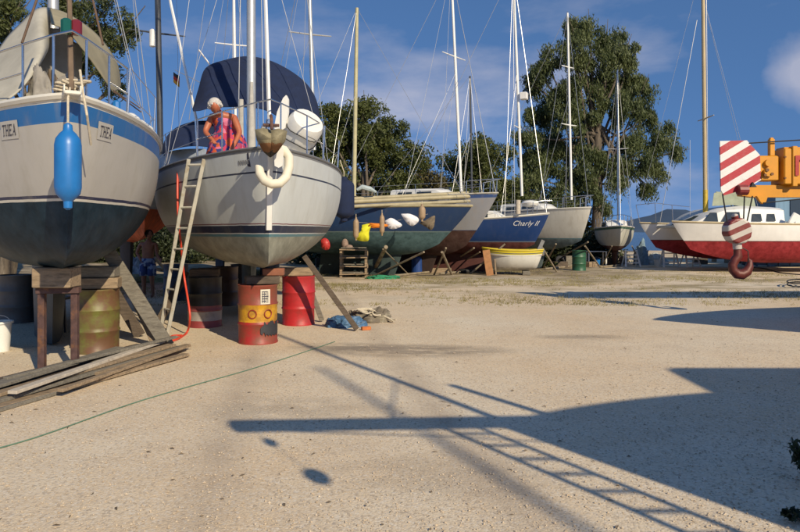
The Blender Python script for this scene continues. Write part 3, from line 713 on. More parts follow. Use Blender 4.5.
for (px, py, d, sz, lb, mt) in ((46, 99, 7.9, (.22, .22, .62), 'grey folded sail standing on the foredeck of the cream yacht', pm('grey_folded_sail', (.27, .25, .22), .9, .25, 6, .4)), (58, 97, 8.3, (.2, .2, .75), 'brown canvas bundle beside the forestay of the cream yacht', pm('brown_canvas', (.15, .11, .075), .9, .3, 6, .4)), (82, 97, 8.0, (.26, .22, .42), 'tan sail bag on the right of the cream yacht foredeck', pm('tan_bag', (.33, .27, .18), .9, .3, 6, .4))):
    q = P(px, py, d); bundles.append((q, sz, lb, mt))
fender('long blue cylindrical fender hanging from the bow of the nearest yacht', P(68, 110, 6.2), .74, .118, M_blue, .14, rope=[P(68, 98, 6.25), P(70, 88, 6.4)])
b = MB(); b.tube([P(80, 70, 6.4), P(83, 92, 6.33), P(87, 115, 6.3), P(91, 145, 6.5)], .012, 6)
single('mooring_rope', b, M_rope, 'pale rope end dangling beside the blue fender', 'rope', P(80, 70, 6.4))

# ---------- the white sloop
M_wy = hull_mat('white_hull_navy_band', (.54, .565, .555), zb=[(-9, 1.60, (.25, .25, .20)), (1.60, 1.64, (.07, .17, .20)), (1.64, 1.655, (.5, .5, .48)), (1.655, 1.76, (.012, .020, .05)), (1.775, 1.79, (.16, .05, .06))],
                sb=[(-.1, .045, (.20, .20, .20)), (.30, .325, (.025, .035, .07))], rough=.3, dirt_amt=.30)
wy_h = Hull(11.6, 3.75, 2.80, 2.74, 2.76, 1.10, 1.22, over=.3, tm=.52, tr=.75, full=.80, fx=.16, sternrise=.4, eu=.13, ue=.44, bowV=.45)
WY = boat('sailing_yacht', 'white sloop propped on oil drums, navy waterline band and a woman on its foredeck', (-1.74, 8.95), 16, wy_h, M_wy, 'sailing yacht', M_gel, pm('grey_toe_rail', (.16, .16, .16), .5, .2, 10, 0), rail_r=.022)
keel_fin(WY, 4.2, 6.2, 1.25, .12, .3, pm('green_grey_keel', (.09, .10, .08), .7, .3, 6, .2), .3)
# pale stem strip and anchor
b = MB(); rows = []
for j in range(13):
    v = .30+.66*j/12; p = wy_h.pt(0, v, 1); rows.append([p+Vector((.05, .045, 0)), p+Vector((-.008, .034, 0)), p+Vector((-.012, 0, 0)), p+Vector((-.008, -.034, 0)), p+Vector((.05, -.045, 0))])
b.grid(rows); b.build('stem_strip', M_white, WY, smooth=True)
b = MB(); b.box((.0, 0, 2.82), (.7, .17, .04), bev=.01); b.box((-.25, .09, 2.85), (.3, .015, .12)); b.box((-.25, -.09, 2.85), (.3, .015, .12)); b.lathe([(.05, -.08), (.05, .08)], (-.36, 0, 2.82), 10, rot=Euler((PI/2, 0, 0)).to_matrix()); b.build('bow_roller', M_steel, WY)
M_anchor = pm('galvanised_anchor', (.24, .205, .125), .8, .35, 14, .4, 0.0, dirt=(.25, .17, .08), dirt_amt=.35)
def anc_fn(n, l, t, sep):
    f = noise(n, l, t, 14, 6, .65); z = mth(n, l, 'ADD', sep.outputs[2], mth(n, l, 'MULTIPLY', mth(n, l, 'SUBTRACT', f, .5), .16))
    c = mixn(n, l, ramp(n, l, f, .3, .7), (.17, .145, .085), (.31, .27, .17)); c = mixn(n, l, mth(n, l, 'LESS_THAN', z, 2.80), c, (.20, .09, .035)); return mixn(n, l, mth(n, l, 'LESS_THAN', z, 2.70), c, (.035, .03, .025))
M_plough = band_mat('rusty_plough', anc_fn, .8)
an = MB()
for sd in (1, -1):      # plough blades facing forward
    an.add([(-.41, .03, 2.97), (-.46, .03+sd*.10, 2.985), (-.45, .03+sd*.20, 2.965), (-.44, .03+sd*.175, 2.84), (-.36, .03+sd*.08, 2.70), (-.33, .03, 2.64), (-.54, .03, 2.84)], [(0, 1, 2, 6), (6, 2, 3), (6, 3, 4, 5)] if sd == 1 else [(6, 2, 1, 0), (3, 2, 6), (5, 4, 3, 6)])
an2 = an.build('anchor', M_plough, WY, smooth=True, angle=25, solid=.025)
an = MB(); an.tube([(-.53, .03, 2.97), (-.50, .03, 3.10), (-.42, .03, 3.16)], .022, 8); an.tube([(-.47, .13, 3.03), (-.47, -.07, 3.03)], .02, 8); an.build('anchor_stock', M_rust, WY)
an = MB(); an.beam((-.45, 0, 2.86), (.4, 0, 2.92), .04, .07); an.build('anchor_shank', M_anchor, WY)
pulpit(WY, wy_h, 1.5, .6, .011); lifelines(WY, wy_h, 1.5, 10.5, 7, .62)
b = MB(); b.tube([(.12, 0, 2.85), (.12, 0, 2.95)], .03, 8); b.lathe([(.05, 2.97), (.10, 2.98), (.10, 3.0), (.06, 3.01), (.06, 3.09), (.10, 3.10), (.10, 3.13), (.05, 3.14), (.05, 3.2)], (.13, 0, 0), 14); b.build('furling_drum', M_steel, WY, smooth=True)
mast(WY, (4.15, 0, 2.7), (4.4, 0, 15.2), .088, M_alu, [(.42, .95), (.72, .7)], [(Vector((.13, 0, 3.2)), Vector((4.25, 0, 15.0)), .028)]+[(Vector((4.5, s*1.6, 2.8)), Vector((4.35, 0, z)), .006) for s in (1, -1) for z in (8.5, 15)]+[(Vector((4.3, s*.25, 3.0)), Vector((4.3, s*.12, 12)), .009) for s in (1, -1)]+[(Vector((11.4, 0, 2.8)), Vector((4.4, 0, 15.1)), .006)])
cabin(WY, wy_h, 3.0, 7.6, 1.5, 2.2, .45, M_white, 4, slope=.9)
b = MB(); b.tube([(3.75, .02, 2.9), (3.72, .02, 3.35), (3.8, .02, 4.5)], [.07, .075, .03], 10); b.tube([(3.9, -.22, 2.9), (3.9, -.22, 3.7)], .05, 8); b.tube([(3.95, .2, 2.9), (4.0, .2, 4.2)], .045, 8); b.build('lashed_sail', pm('grey_sail', (.42, .4, .36), .9, .2, 6, .3), WY, smooth=True)
# text on the bow, too small to read clearly in the photo: a small emblem and a row of strokes
t0, z0 = find_t(WY, wy_h, 242, 163, 1); fn_ = patch(wy_h, t0, 1, z0, .34, .12, .006); q = MB()
for i in range(5): q.add([fn_(.02+.045*i+a, .03+b_) for a, b_ in ((0, 0), (.03, 0), (.036, .055), (.006, .06))], [(0, 1, 2, 3)])
q2 = MB(); t1_, z1_ = find_t(WY, wy_h, 249, 159, 1); fe = patch(wy_h, t1_, 1, z1_, .08, .2, .006)
q2.add([fe(*p) for p in ((.02, .11), (.06, .10), (.055, .19), (.03, .2))], [(0, 1, 2, 3)]); q2.add([fe(*p) for p in ((.0, .0), (.055, .01), (.07, .085), (.02, .095))], [(0, 1, 2, 3)])
q.build('lettering', pm('faded_grey_print', (.22, .22, .22), .6), WY); q2.build('emblem', M_letter, WY)
sheet('windscreen', [[P(150, 158, 14.9), P(165, 150, 14.7), P(185, 148, 14.2), P(203, 148, 14.0)], [P(150, 174, 14.6), P(166, 172, 14.4), P(186, 168, 13.9), P(206, 164, 13.7)]], pm('hazy_plastic_screen', (.36, .40, .45), .3, .1, 3, .05), WY, thick=.01) if False else None
# navy awning over the boom, and spray hood
AWN = thing('awning', 'big navy blue canvas sunshade arched over the deck of the white sloop', 'awning', (-3.4, 15, 2.8))
def arch(d, dz): return [P(px+dz[0], py+dz[1], d) for px, py in ((180, 110), (194, 106), (207, 68), (226, 60), (248, 57), (272, 62), (297, 76), (312, 92), (319, 112), (318, 128), (313, 146))]
sheet('canopy', [[P(px, py, 13.9) for px, py in ((193, 111), (200, 110.5), (210, 108), (224, 107), (240, 107), (256, 108), (270, 112), (282, 120), (292, 130), (300, 142), (304, 152))], [P(px, py, 14.6) for px, py in ((193, 110), (199, 100), (208, 84), (225, 79), (246, 78), (266, 80), (286, 90), (299, 104), (307, 118), (310, 132), (309, 148))], [P(px, py, 15.2) for px, py in ((193.5, 108), (199, 88), (206, 68), (226, 60), (248, 57), (272, 62), (297, 76), (312, 92), (319, 112), (318, 128), (313, 146))], [P(px, py, 17.0) for px, py in ((200, 104), (206, 90), (214, 74), (232, 66), (252, 63), (274, 68), (296, 81), (309, 96), (314, 112), (314, 126), (311, 140))], [P(px, py, 18.0) for px, py in ((206, 102), (211, 94), (220, 84), (236, 76), (254, 74), (276, 78), (294, 88), (304, 100), (309, 112), (310, 124), (308, 136))]], M_navy, AWN, thick=.015, world=True)
b = MB(); b.tube([P(199, 50, 15.2), P(211, 66, 15.2)], .02, 6); b.tube([P(211, 68, 15.2), P(194, 107, 15.2)], .012, 6); b.build('support_pole', M_steel, AWN, world=True)
SH = thing('spray_hood', 'navy blue spray hood above the cabin on the left of the sloop', 'spray hood', P(190, 150, 14.5))
sheet('hood', [[P(163, 150, 14.6), P(166, 138, 14.6), P(176, 128, 14.7), P(192, 122, 14.8), P(210, 121, 15), P(226, 124, 15.2)],
               [P(163, 152, 14.0), P(165, 142, 13.9), P(176, 134, 13.8), P(192, 130, 13.8), P(210, 130, 14), P(224, 134, 14.2)],
               [P(164, 156, 13.6), P(167, 152, 13.5), P(178, 148, 13.4), P(193, 146, 13.4), P(208, 147, 13.5), P(222, 150, 13.7)]], M_navy, SH, world=True)
b = MB(); b.grid([spline([P(151, 160, 14.6), P(168, 152, 14.2), P(186, 149, 13.8), P(206, 149, 13.5)]), spline([P(151, 176, 14.4), P(168, 174, 14.0), P(187, 169, 13.6), P(207, 164, 13.3)])]); b.build('screen', pm('hazy_plastic_screen', (.36, .40, .45), .3, .1, 3, .05), SH, solid=.01, world=True)
for (ppx, ppy, sd) in ((165, 193, 1), (333, 190, -1)):
    tp_, zp_ = find_t(WY, wy_h, ppx, ppy, sd, .8); fp = patch(wy_h, tp_, sd, zp_, .34, .13, .01); q = MB(); q.grid([[fp(.34*i/4, .13*j/2) for i in range(5)] for j in range(3)]); q.build('port_light', M_glass, WY)
# rolled white dinghy and paddle-shaped board on the foredeck
RD = thing('rolled_dinghy', 'rolled white inflatable dinghy lashed with cord on the sloop foredeck', 'dinghy', P(298, 148, 10.6))
b = MB(); b.lathe([(.05, -.36), (.25, -.35), (.285, -.26), (.29, 0), (.285, .26), (.25, .35), (.05, .36)], P(299, 136, 10.6), 20, rot=Euler((.9, .25, .5)).to_matrix()); b.build('roll', M_white, RD, smooth=True, world=True)
b = MB(); R_ = Euler((.9, .25, .5)).to_matrix(); c_ = P(299, 136, 10.6)
for zz in (-.2, .02, .2): b.tube([c_+R_ @ Vector((.297*math.cos(a*.314), .297*math.sin(a*.314), zz+.03*math.sin(a))) for a in range(21)], .008, 5)
b.build('lashing', M_black, RD, world=True)
b = MB(); b.prism([P(274, 128, 10.3), P(277, 112, 10.3), P(283, 98, 10.3), P(286, 95, 10.3), P(288, 99, 10.3), P(288, 112, 10.3), P(285, 128, 10.3), P(279, 132, 10.3)], (.01, .05, 0))
single('centreboard', b, M_white, 'white pointed board standing upright on the sloop foredeck', 'board', P(280, 132, 10.3))
# white hose fender curving round the stem
pts = [P(*p) for p in ((259, 166, 8.82), (260, 174, 8.78), (265, 181, 8.74), (272, 184, 8.72), (280, 183, 8.75), (286, 177, 8.8), (289, 167, 8.86), (289, 157, 8.9), (284, 150, 8.9), (278, 147, 8.9))]
b = MB(); b.tube(pts, [.055]+[.062]*8+[.045], 12); single('bow_fender', b, pm('cream_foam', (.70, .65, .52), .6, .1, 5, .1), 'thick white horseshoe of hose hung round the stem of the sloop', 'fender', P(272, 184, 8.8), smooth=True)
b = MB(); b.prism([P(274, 147, 8.86), P(281, 144, 8.86), (P(284, 150, 8.86)), P(283, 166, 8.86), P(279, 168, 8.86), P(275, 166, 8.86)], (0, -.03, 0)); single('bow_pad', b, M_white, 'flat white pad hanging beside the stem of the sloop', 'pad', P(279, 168, 8.86))
fender('fat navy covered fender hanging off the right side of the sloop', P(344, 172, 15), .95, .235, M_navy, .12, rope=[P(340, 160, 15)])

# ---------- orange bottomed boat glimpsed between the two, and other masts
M_or = hull_mat('white_hull_orange_bottom', (.6, .58, .52), zb=[(-9, 2.25, (.62, .12, .035)), (2.25, 2.3, (.5, .5, .5))], rough=.4)
ob_h = Hull(9.5, 3.0, 3.0, 2.95, 3.0, 1.38, 1.6, over=.5, fx=.3)
OB = boat('sailing_yacht', 'orange bottomed yacht glimpsed between the cream yacht and the white sloop', (-6.15, 16.2), 28, ob_h, M_or, 'sailing yacht', M_gel, M_gel)
keel_fin(OB, 3.5, 6.0, 1.5, .03, .35, M_black, .3)
mb_, mt_ = loc(OB, P(161, 175, 19)), loc(OB, P(155.5, -120, 19))
mast(OB, mb_, mt_, .085, M_darkmast, [(.48, .75)], [(loc(OB, P(197, 122, 17)), loc(OB, P(170, 0, 17.5)), .035), (loc(OB, P(170, 0, 17.5)), loc(OB, P(140, -130, 18.5)), .035), (loc(OB, P(140, 110, 18)), loc(OB, P(112, -10, 18.6)), .008), (loc(OB, P(143, 110, 18)), loc(OB, P(132, -10, 18.6)), .008), (loc(OB, P(189, 120, 18)), loc(OB, P(205, 0, 18.8)), .008), (loc(OB, P(205, 85, 18)), loc(OB, P(175, 70, 19)), .01)],
     box=None)
b = MB(); b.lathe([(.05, 0), (.085, .02), (.085, .46), (.05, .5)], loc(OB, P(152.5, 47, 18.8)), 14); b.build('radar_reflector', M_white, OB, smooth=True)
FL = thing('flag', 'small black, red and gold flag on a thin halyard', 'flag', P(178, 100, 18))
b = MB()
for i, mi in enumerate((0, 1, 2)):
    b.grid([[P(173.5, 72+i*3.4, 18), P(176, 74+i*3.6, 17.95), P(179.5, 76+i*3.8, 18.05)], [P(173.5, 75.4+i*3.4, 18), P(176, 77.6+i*3.6, 17.95), P(179.5, 79.8+i*3.8, 18.05)]], mi)
b.build('cloth', [pm('flag_black', (.02, .02, .02), .8), pm('flag_red', (.42, .03, .015), .8), pm('flag_gold', (.55, .28, .02), .8)], FL, world=True, solid=.006)
b = MB(); b.tube([P(179, 130, 18), P(177.5, 40, 18.2), P(176, -20, 18.4)], .006, 5); b.build('halyard', M_wire, FL, world=True)

def back_boat(label, stem_px, stem_py, d, theta, L, B, zlow, mat, mastpx=None, cab=(2.0, 4.6, 1.1, 1.5, .4), deckm=None, railm=None, over=.8, mr=.06, mmat=None, keel=True, keelm=None, pulp=True, spread=(), forestay=None, box=None, name='sailing_boat', full=.78, extra=(), tr=.6, md=None, rail_r=.03, rise=.1, pw=2.2):
    s = P(stem_px, stem_py, d); zs = s.z
    h = Hull(L, B, zs, zs-rise, zs-rise*.6, zlow, zlow+.45, over=over, fx=.35, full=full, tr=tr, sternrise=.35, pw=pw)
    t = boat(name, label, (s.x, s.y), theta, h, mat, 'sailing boat', deckm or M_gel, railm or M_gel, rail_r=rail_r, nt=32)
    if keel: keel_fin(t, L*.32, L*.72, zlow+.08, .03, .3, keelm or mat, .3)
    if cab: cabin(t, h, cab[0], cab[1], cab[2], cab[3], cab[4], M_white, 2)
    if pulp: pulpit(t, h, 1.0, .5, .014); lifelines(t, h, 1.0, L*.8, 4, .5, r=.006)
    if mastpx:
        (bx, by, tx, ty) = mastpx; dm = md or d+1.8
        base, top = loc(t, P(bx, by, dm)), loc(t, P(tx, ty, dm)); ws = []
        fore = Vector((.1, 0, h.sheer(0)+.05)); aft = Vector((L*.97, 0, h.sheer(1)+.05))
        ws = [(fore, top, forestay or .008), (aft, top, .008)]
        for sd in (1, -1): ws += [(h.edge(base.x+.2, sd, 0), top, .007), (h.edge(base.x+.35, sd, 0), base.lerp(top, .55), .006)]
        mast(t, base, top, mr, mmat or M_whitemast, spread, ws, box=box)
    return t, h

# masts that rise from boats standing behind the two yachts
M_gh = hull_mat('plain_grey_hull', (.35, .35, .34), zb=[(-9, 1.7, (.06, .07, .09))], rough=.5)
back_boat('grey yacht hidden behind the sloop, thin white mast left of the navy awning', 232, 190, 22, 20, 9, 2.9, 1.1, M_gh, (236, 150, 233, -60), mr=.055, spread=[(.5, .7)], md=24.5)
back_boat('grey yacht behind the sloop, grey mast right of the navy awning', 300, 188, 20, 22, 9, 2.9, 1.1, M_gh, (314, 150, 308, -60), mr=.07, mmat=M_alu, spread=[(.55, .7)], md=21.5, cab=(2, 4.6, 1.1, 1.5, .35))

# ---------- the row of boats across the yard
M_bb = hull_mat('navy_hull_teal_bottom', (.010, .034, .10), zb=[(-9, 1.66, (.065, .115, .125)), (1.66, 1.70, (.12, .17, .17))], sb=[(-.1, .05, (.42, .36, .22))], rough=.4, dirt=(.05, .07, .10), dirt_amt=.3)
BB, bb_h = back_boat('broad navy blue hull with a teal bottom and spars stacked on deck', 472, 206, 24.5, 72, 8.4, 2.9, .78, M_bb, (354, 196, 357, 8), over=1.25, mr=.085, mmat=M_greenmast, keelm=pm('teal_keel', (.03, .05, .05), .7), cab=None, pulp=False, md=27, railm=pm('rubbing_strake', (.38, .33, .2), .7, .2, 4, .2), rail_r=.045, rise=.02, full=.7)
M_spar = pm('dull_spar', (.36, .31, .19), .55, .25, 4, .1)
for (a, b_, r) in (((352, 199, 24.2), (468, 193, 25.6), .075), ((350, 202, 24.0), (474, 196, 25.2), .085), ((352, 206.5, 23.8), (470, 201, 24.8), .06)):
    q = MB(); q.tube([P(*a), P(*b_)], r, 10); single('spar', q, M_spar, 'long dull spar laid along the deck of the navy hull', 'spar', P(*a), 'spars stacked on the navy hull', smooth=True)
b = MB(); b.tube([P(357, 190, 24), P(362, 187, 24), P(370, 189, 24), P(376, 192, 24.2)], [.05, .09, .09, .04], 8); single('sail_bag', b, pm('pale_blue_cloth', (.4, .47, .48), .8, .2, 6, .3), 'crumpled pale cloth lying on the end of the stacked spars', 'cloth', P(362, 190, 24), smooth=True)
# laundry and fenders along the navy hull
LL = MB(); LL.tube([P(355, 222, 23), P(380, 224, 23), P(410, 218, 23), P(428, 214, 23)], .004, 5); single('clothes_line', LL, M_rope, 'thin clothes line strung along the side of the navy hull', 'line', P(355, 222, 23))
def cloth(px_poly, d, name, label, cat, mat):
    px_poly = [(a.x, a.y) for a in spline([Vector((p[0], p[1], 0)) for p in px_poly+[px_poly[0]]], 4)[:-1]]
    cx = sum(p[0] for p in px_poly)/len(px_poly); cy = sum(p[1] for p in px_poly)/len(px_poly); c = P(cx, cy, d-.035); b = MB(); n = len(px_poly)
    b.add([P(x, y, d+.02*math.sin(i*2.1)) for i, (x, y) in enumerate(px_poly)]+[c], [(i, (i+1) % n, n) for i in range(n)])
    single(name, b, mat, label, cat, c, solid=.03, smooth=True, angle=180)
cloth([(362, 225), (371, 224), (369, 232), (368, 241), (357, 240), (356, 236), (361, 231)], 22.9, 'shirt', 'bright yellow shirt hanging on the clothes line', 'shirt', pm('yellow_cloth', (.62, .60, .02), .8, .15, 6, .2))
cloth([(368, 223), (384, 224), (388, 226), (376, 228), (369, 227)], 22.9, 'shirt', 'orange garment hanging next to the yellow shirt', 'shirt', pm('orange_cloth', (.70, .20, .01), .8, .15, 6, .2))
cloth([(385, 221), (391, 218), (397, 221), (402, 225), (398, 228), (391, 229), (387, 226)], 22.9, 'sun_hat', 'white cloth hat on the line nearer the orange garment', 'hat', pm('white_cloth', (.74, .73, .76), .8, .08, 6, .2))
cloth([(401, 214), (410, 214), (418, 218), (418, 222), (412, 226), (406, 222)], 22.9, 'sun_hat', 'white cloth hat on the line nearer the brown fishing net', 'hat', MC['white_cloth'])
cloth([(419, 223), (424, 221), (433, 216), (435, 217), (434, 226), (431, 230), (426, 227)], 22.9, 'fishing_net', 'brown gauzy net bag hanging at the end of the clothes line', 'net', pm('brown_net', (.16, .125, .085), .9, .4, 12, .3))
M_fb = pm('tan_fender', (.33, .23, .14), .6, .15, 8, .1)
fender('tan fender hanging under the orange garment on the navy hull', P(382, 210, 22.9), .72, .09, M_fb, .12, group=None)
fender('tan fender hanging above the brown net on the navy hull', P(422, 201, 22.9), .55, .12, M_fb, .12)
fender('tan fender hanging at the left end of the navy hull', P(356, 214, 22.9), .75, .1, M_fb, .12)

M_gb = hull_mat('grey_hull_brown_bottom', (.26, .265, .29), zb=[(-9, 1.72, (.065, .035, .03)), (1.72, 1.745, (.03, .04, .1))], sb=[(-.1, .16, (.03, .07, .20))], rough=.45, dirt=(.3, .25, .2), dirt_amt=.4)
GB, gb_h = back_boat('slate grey hull with a blue sheer band and brown bottom behind the navy hull', 498, 193, 25.0, 52, 8.6, 2.8, .70, M_gb, (461.5, 198, 451, -30), over=1.4, mr=.065, md=29, spread=[(.62, .9)], keelm=pm('brown_keel', (.05, .03, .025), .7), forestay=.014, railm=M_ladder)
M_ch = hull_mat('royal_blue_hull', (.006, .034, .135), zb=[(-9, 1.26, (.10, .035, .03)), (1.26, 1.30, (.12, .15, .2))], sb=[(-.1, .04, (.5, .5, .5))], rough=.38, dirt=(.05, .07, .14), dirt_amt=.3)
CHB, ch_h = back_boat('royal blue hull lettered Charly II with a white cabin', 549, 213.5, 26.5, 66, 7.0, 2.5, .72, M_ch, (522, 196, 513, -30), over=.6, mr=.06, cab=(1.7, 4.4, 1.1, 1.4, .42), md=28.2, box=(.44, (.3, .3, .3), (-.25, 0, 0)), forestay=.015, spread=[(.30, .6)], keelm=pm('red_brown_keel', (.10, .035, .03), .7), rise=.25, full=.7, pw=1.8)
tt, zz = find_t(CHB, ch_h, 526, 223, 1, .8)
text_on(ch_h, 'Charly II', tt, 1, zz, .20, .015, pm('white_lettering', (.6, .6, .62), .5, .05, 9, 0), CHB, flip=True, shear=.25, sx=1.1)
tt, zz = find_t(CHB, ch_h, 533, 222.5, -1, .8)
b = MB(); b.lathe([(.02, -.05), (.3, 0), (.36, .1), (.3, .2), (.02, .24)], P(530, 206, 26.9), 18); single('dinghy_cover', b, M_white, 'white canvas mound lashed on the blue boat\'s cabin top', 'cover', P(530, 208, 26.9), smooth=True)
b = MB(); b.tube([P(518, 214, 26.2), P(518, 200, 26.2)], .10, 10); single('lashed_board', b, M_plank, 'upright pale board standing on the blue boat', 'board', P(518, 214, 26.2), smooth=True)
M_wb = hull_mat('off_white_hull', (.55, .53, .47), zb=[(-9, 1.36, (.16, .20, .20)), (1.36, 1.40, (.1, .22, .25))], sb=[(.06, .09, (.3, .3, .3))], rough=.4, dirt=(.3, .25, .17), dirt_amt=.4)
back_boat('off white sloop with a tall white mast in front of the eucalyptus trunk', 591, 207.5, 28.5, 38, 7.5, 2.5, .85, M_wb, (571.5, 200, 567.5, 13), over=.5, mr=.055, md=30.6, spread=[(.40, .55), (.71, .45)], keelm=pm('worn_grey_keel', (.16, .2, .2), .7))
M_sg = hull_mat('white_hull_green_rail', (.5, .49, .43), zb=[(-9, 1.0, (.12, .06, .045))], sb=[(.0, .12, (.05, .12, .09))], rough=.45, dirt=(.3, .25, .17), dirt_amt=.4)
back_boat('little white boat with a green rail, bow on, under the big tree', 621, 226, 31, -12, 5.6, 1.85, .72, M_sg, (618, 222, 617.5, 70), over=.3, mr=.04, mmat=M_alu, cab=(1.4, 3.4, 1.0, 1.2, .45), md=32.6, spread=[(.48, .5)], box=(.62, (.12, .12, .25), (0, 0, 0)), full=.7)
# dark mast of a boat standing further back
M_dk = hull_mat('dark_green_hull', (.10, .13, .12), rough=.5)  # plain dark green hull colour
back_boat('dark hull further back carrying a slim black mast', 485, 205, 34, 60, 7.5, 2.4, .8, M_dk, (472, 200, 470, 76), mr=.06, mmat=M_darkmast, md=36, pulp=False)

# white dinghy with a yellow gunwale
M_dg = hull_mat('white_dinghy_yellow_rail', (.62, .61, .56), sb=[(-.1, .10, (.58, .46, .02)), (.10, .125, (.03, .05, .1)), (.125, .16, (.5, .42, .03))], zb=[(-9, .30, (.5, .48, .42))], rough=.35, dirt_amt=.3)
dg_h = Hull(3.3, 1.35, 1.07, .93, .97, .16, .42, over=.3, full=.6, tm=.5, tr=.7, fx=.3, sternrise=.1)
DG = thing('dinghy', 'small white dinghy with a yellow gunwale chocked up on the ground', 'dinghy', (P(482, 252, 26.2).x, 26.2, 0), math.radians(-8))
dg_h2 = Hull(2.35, 1.15, 1.05, .95, .99, .16, .34, over=.22, full=.6, tm=.55, tr=.62, fx=.3, sternrise=.1)
dg_h2.mesh(30).build('hull', M_dg, DG, smooth=True, angle=50); dg_h2.deck(.22).build('sole', M_wood, DG, smooth=True)
dg_h2.rail(.03).build('gunwale', pm('yellow_gunwale', (.58, .45, .03), .5, .15, 6, .05), DG, smooth=True)
b = MB(); b.beam((2.1, -.1, .8), (2.35, -.05, 1.35), .06, .14); b.box((2.3, 0, .9), (.2, .16, .3), bev=.03); b.build('outboard', M_greysteel, DG)
b = MB(); b.beam((.55, -.42, .0), (.5, -.34, .62), .14, .05); b.beam((.5, .42, .0), (.5, .34, .62), .14, .05); b.build('chock', M_wood, DG)
b = MB(); b.box((1.7, 0, .08), (.3, .6, .16), bev=.02); b.build('keel_block', M_wood2, DG)

# ---------- the catamaran
M_cat = hull_mat('white_catamaran_red_bottom', (.74, .72, .68), zb=[(-9, 1.28, (.27, .028, .032)), (1.28, 1.31, (.1, .03, .03))], sb=[(-.1, .05, (.58, .48, .30))], rough=.35, dirt_amt=.1)
CT = thing('catamaran', 'white catamaran with red bottoms and a row of cabin windows, bows to the left', 'catamaran', (P(672, 222, 27.5).x, 27.5, 0), 0)
ct_h = Hull(9.5, 1.7, 2.1, 1.98, 1.9, .40, .95, over=.75, tm=.5, tr=.6, full=.75, fx=.42, sternrise=.35, bowV=.9)
for (oy, nm) in ((0, 'hull'), (3.7, 'hull')):
    hm_ = ct_h.mesh(36); hm_.v = [(v[0], v[1]+oy, v[2]) for v in hm_.v]; hm_.build(nm, M_cat, CT, smooth=True, angle=50)
    dk = ct_h.deck(); dk.v = [(v[0], v[1]+oy, v[2]) for v in dk.v]; dk.build('deck', M_white, CT, smooth=True)
    rl = ct_h.rail(.035); rl.v = [(v[0], v[1]+oy, v[2]) for v in rl.v]; rl.build('rubbing_strake', pm('cream_strake', (.58, .48, .30), .6), CT, smooth=True)
b = MB(); b.box((5.0, 1.85, 1.78), (6.4, 3.3, .3), bev=.08); b.build('bridge_deck', M_white, CT)
b = MB(); b.box((.75, 1.85, 1.9), (.14, 3.5, .14), bev=.03); b.build('forward_beam', M_alu, CT)
cab = MB(); rows = []
for (x, w, h) in ((1.0, 2.3, .03), (1.7, 2.6, .50), (2.3, 2.7, .72), (3.2, 2.8, .82), (4.3, 2.9, .76), (4.7, 2.9, .72)):
    rows.append([(x, 1.85-w*.62, 1.95), (x, 1.85-w*.58, 1.95+h*.85), (x, 1.85-w*.48, 1.95+h), (x, 1.85, 1.95+h*1.06), (x, 1.85+w*.48, 1.95+h), (x, 1.85+w*.58, 1.95+h*.85), (x, 1.85+w*.62, 1.95)])
cab.grid(rows); cab.f.append(tuple(len(cab.v)-7+i for i in range(7))); cab.m.append(0); co = cab.build('cabin', M_white, CT, smooth=True, angle=35)
def cwin(x0, x1, z0, z1, skew=.2, y0=.18):
    q = MB(); q.prism([(x0, y0, z0), (x1, y0-.02, z0), (x1-.02, y0+.05, z1), (x0+skew, y0+.07, z1)], (0, -.05, 0)); q.build('window', M_glass, co)
cwin(1.42, 2.0, 2.1, 2.48, .3, .27); cwin(2.12, 2.9, 2.1, 2.50, .25, .19)
cwin(3.35, 3.75, 2.12, 2.42, .05, .12); cwin(3.95, 4.3, 2.12, 2.42, .05, .1)
b = MB(); b.grid([[(.95, 1.0, 1.96), (1.0, 2.7, 1.96)], [(1.55, 1.0, 2.36), (1.6, 2.7, 2.36)]]); b.build('front_window', M_glass, co, solid=.03)
b = MB(); b.box((6.6, 1.85, 2.05), (3.6, 4.6, .12), bev=.04); b.box((4.9, -.35, 2.15), (.5, .1, .5), Euler((0, .5, 0)).to_matrix(), bev=.03); b.build('cockpit_coaming', M_white, CT)
mb1 = MB(); cs_ = P(705.5, 212, 28.7)-Vector(CT.location); mb1.tube([cs_, cs_+Vector((0, 0, .95))], .105, 12); mb1.build('mast_step', pm('yellow_sleeve', (.6, .42, .05), .6), CT, smooth=True)
P_ct = lambda px, py, d: P(px, py, d)-Vector(CT.location)
mast(CT, P_ct(705.5, 213, 28.7), P_ct(702.5, -60, 28.7), .088, M_woodmast, [(.345, .75)], [(P_ct(690, 215, 28), P_ct(690, 140, 28), .008), (P_ct(660, 222, 29), P_ct(697, 20, 28.6), .013), (P_ct(640, 205, 30.6), P_ct(701, -30, 28.8), .006), (P_ct(738, 140, 30), P_ct(706, 10, 28.8), .006), (P_ct(760, 215, 30), P_ct(704, 0, 28.8), .006), (P_ct(708, 200, 28.6), P_ct(706, -60, 28.6), .01)])
b = MB()
for (px0, py0, d0, px1, py1, d1) in ((636, 205, 30.9, 640, 222, 30.9), (655, 203, 30, 656, 222, 30), (672, 205, 28, 673, 222, 28)): b.tube([P_ct(px0, py0, d0), P_ct(px1, py1, d1)], .016, 6)
b.tube([P_ct(636, 205, 30.9), P_ct(655, 203, 30), P_ct(672, 205, 28), P_ct(690, 207, 27.6)], .014, 6); b.build('pulpit', M_steel, CT)
b = MB()
for a, c in (((716, 192), (733, 207)), ((748, 192), (733, 207)), ((716, 192), (752, 196)), ((752, 196), (755, 208))): b.tube([P_ct(a[0], a[1], 28.6), P_ct(c[0], c[1], 28.6)], .02, 6)
b.grid([[P_ct(714, 193, 28.4), P_ct(733, 189, 28.4), P_ct(753, 195, 28.4)], [P_ct(712, 206, 28.3), P_ct(733, 205, 28.3), P_ct(756, 208, 28.3)]]); b.build('spray_cover', pm('dull_green_cover', (.30, .33, .24), .8, .2, 4, .2), CT, solid=.01)

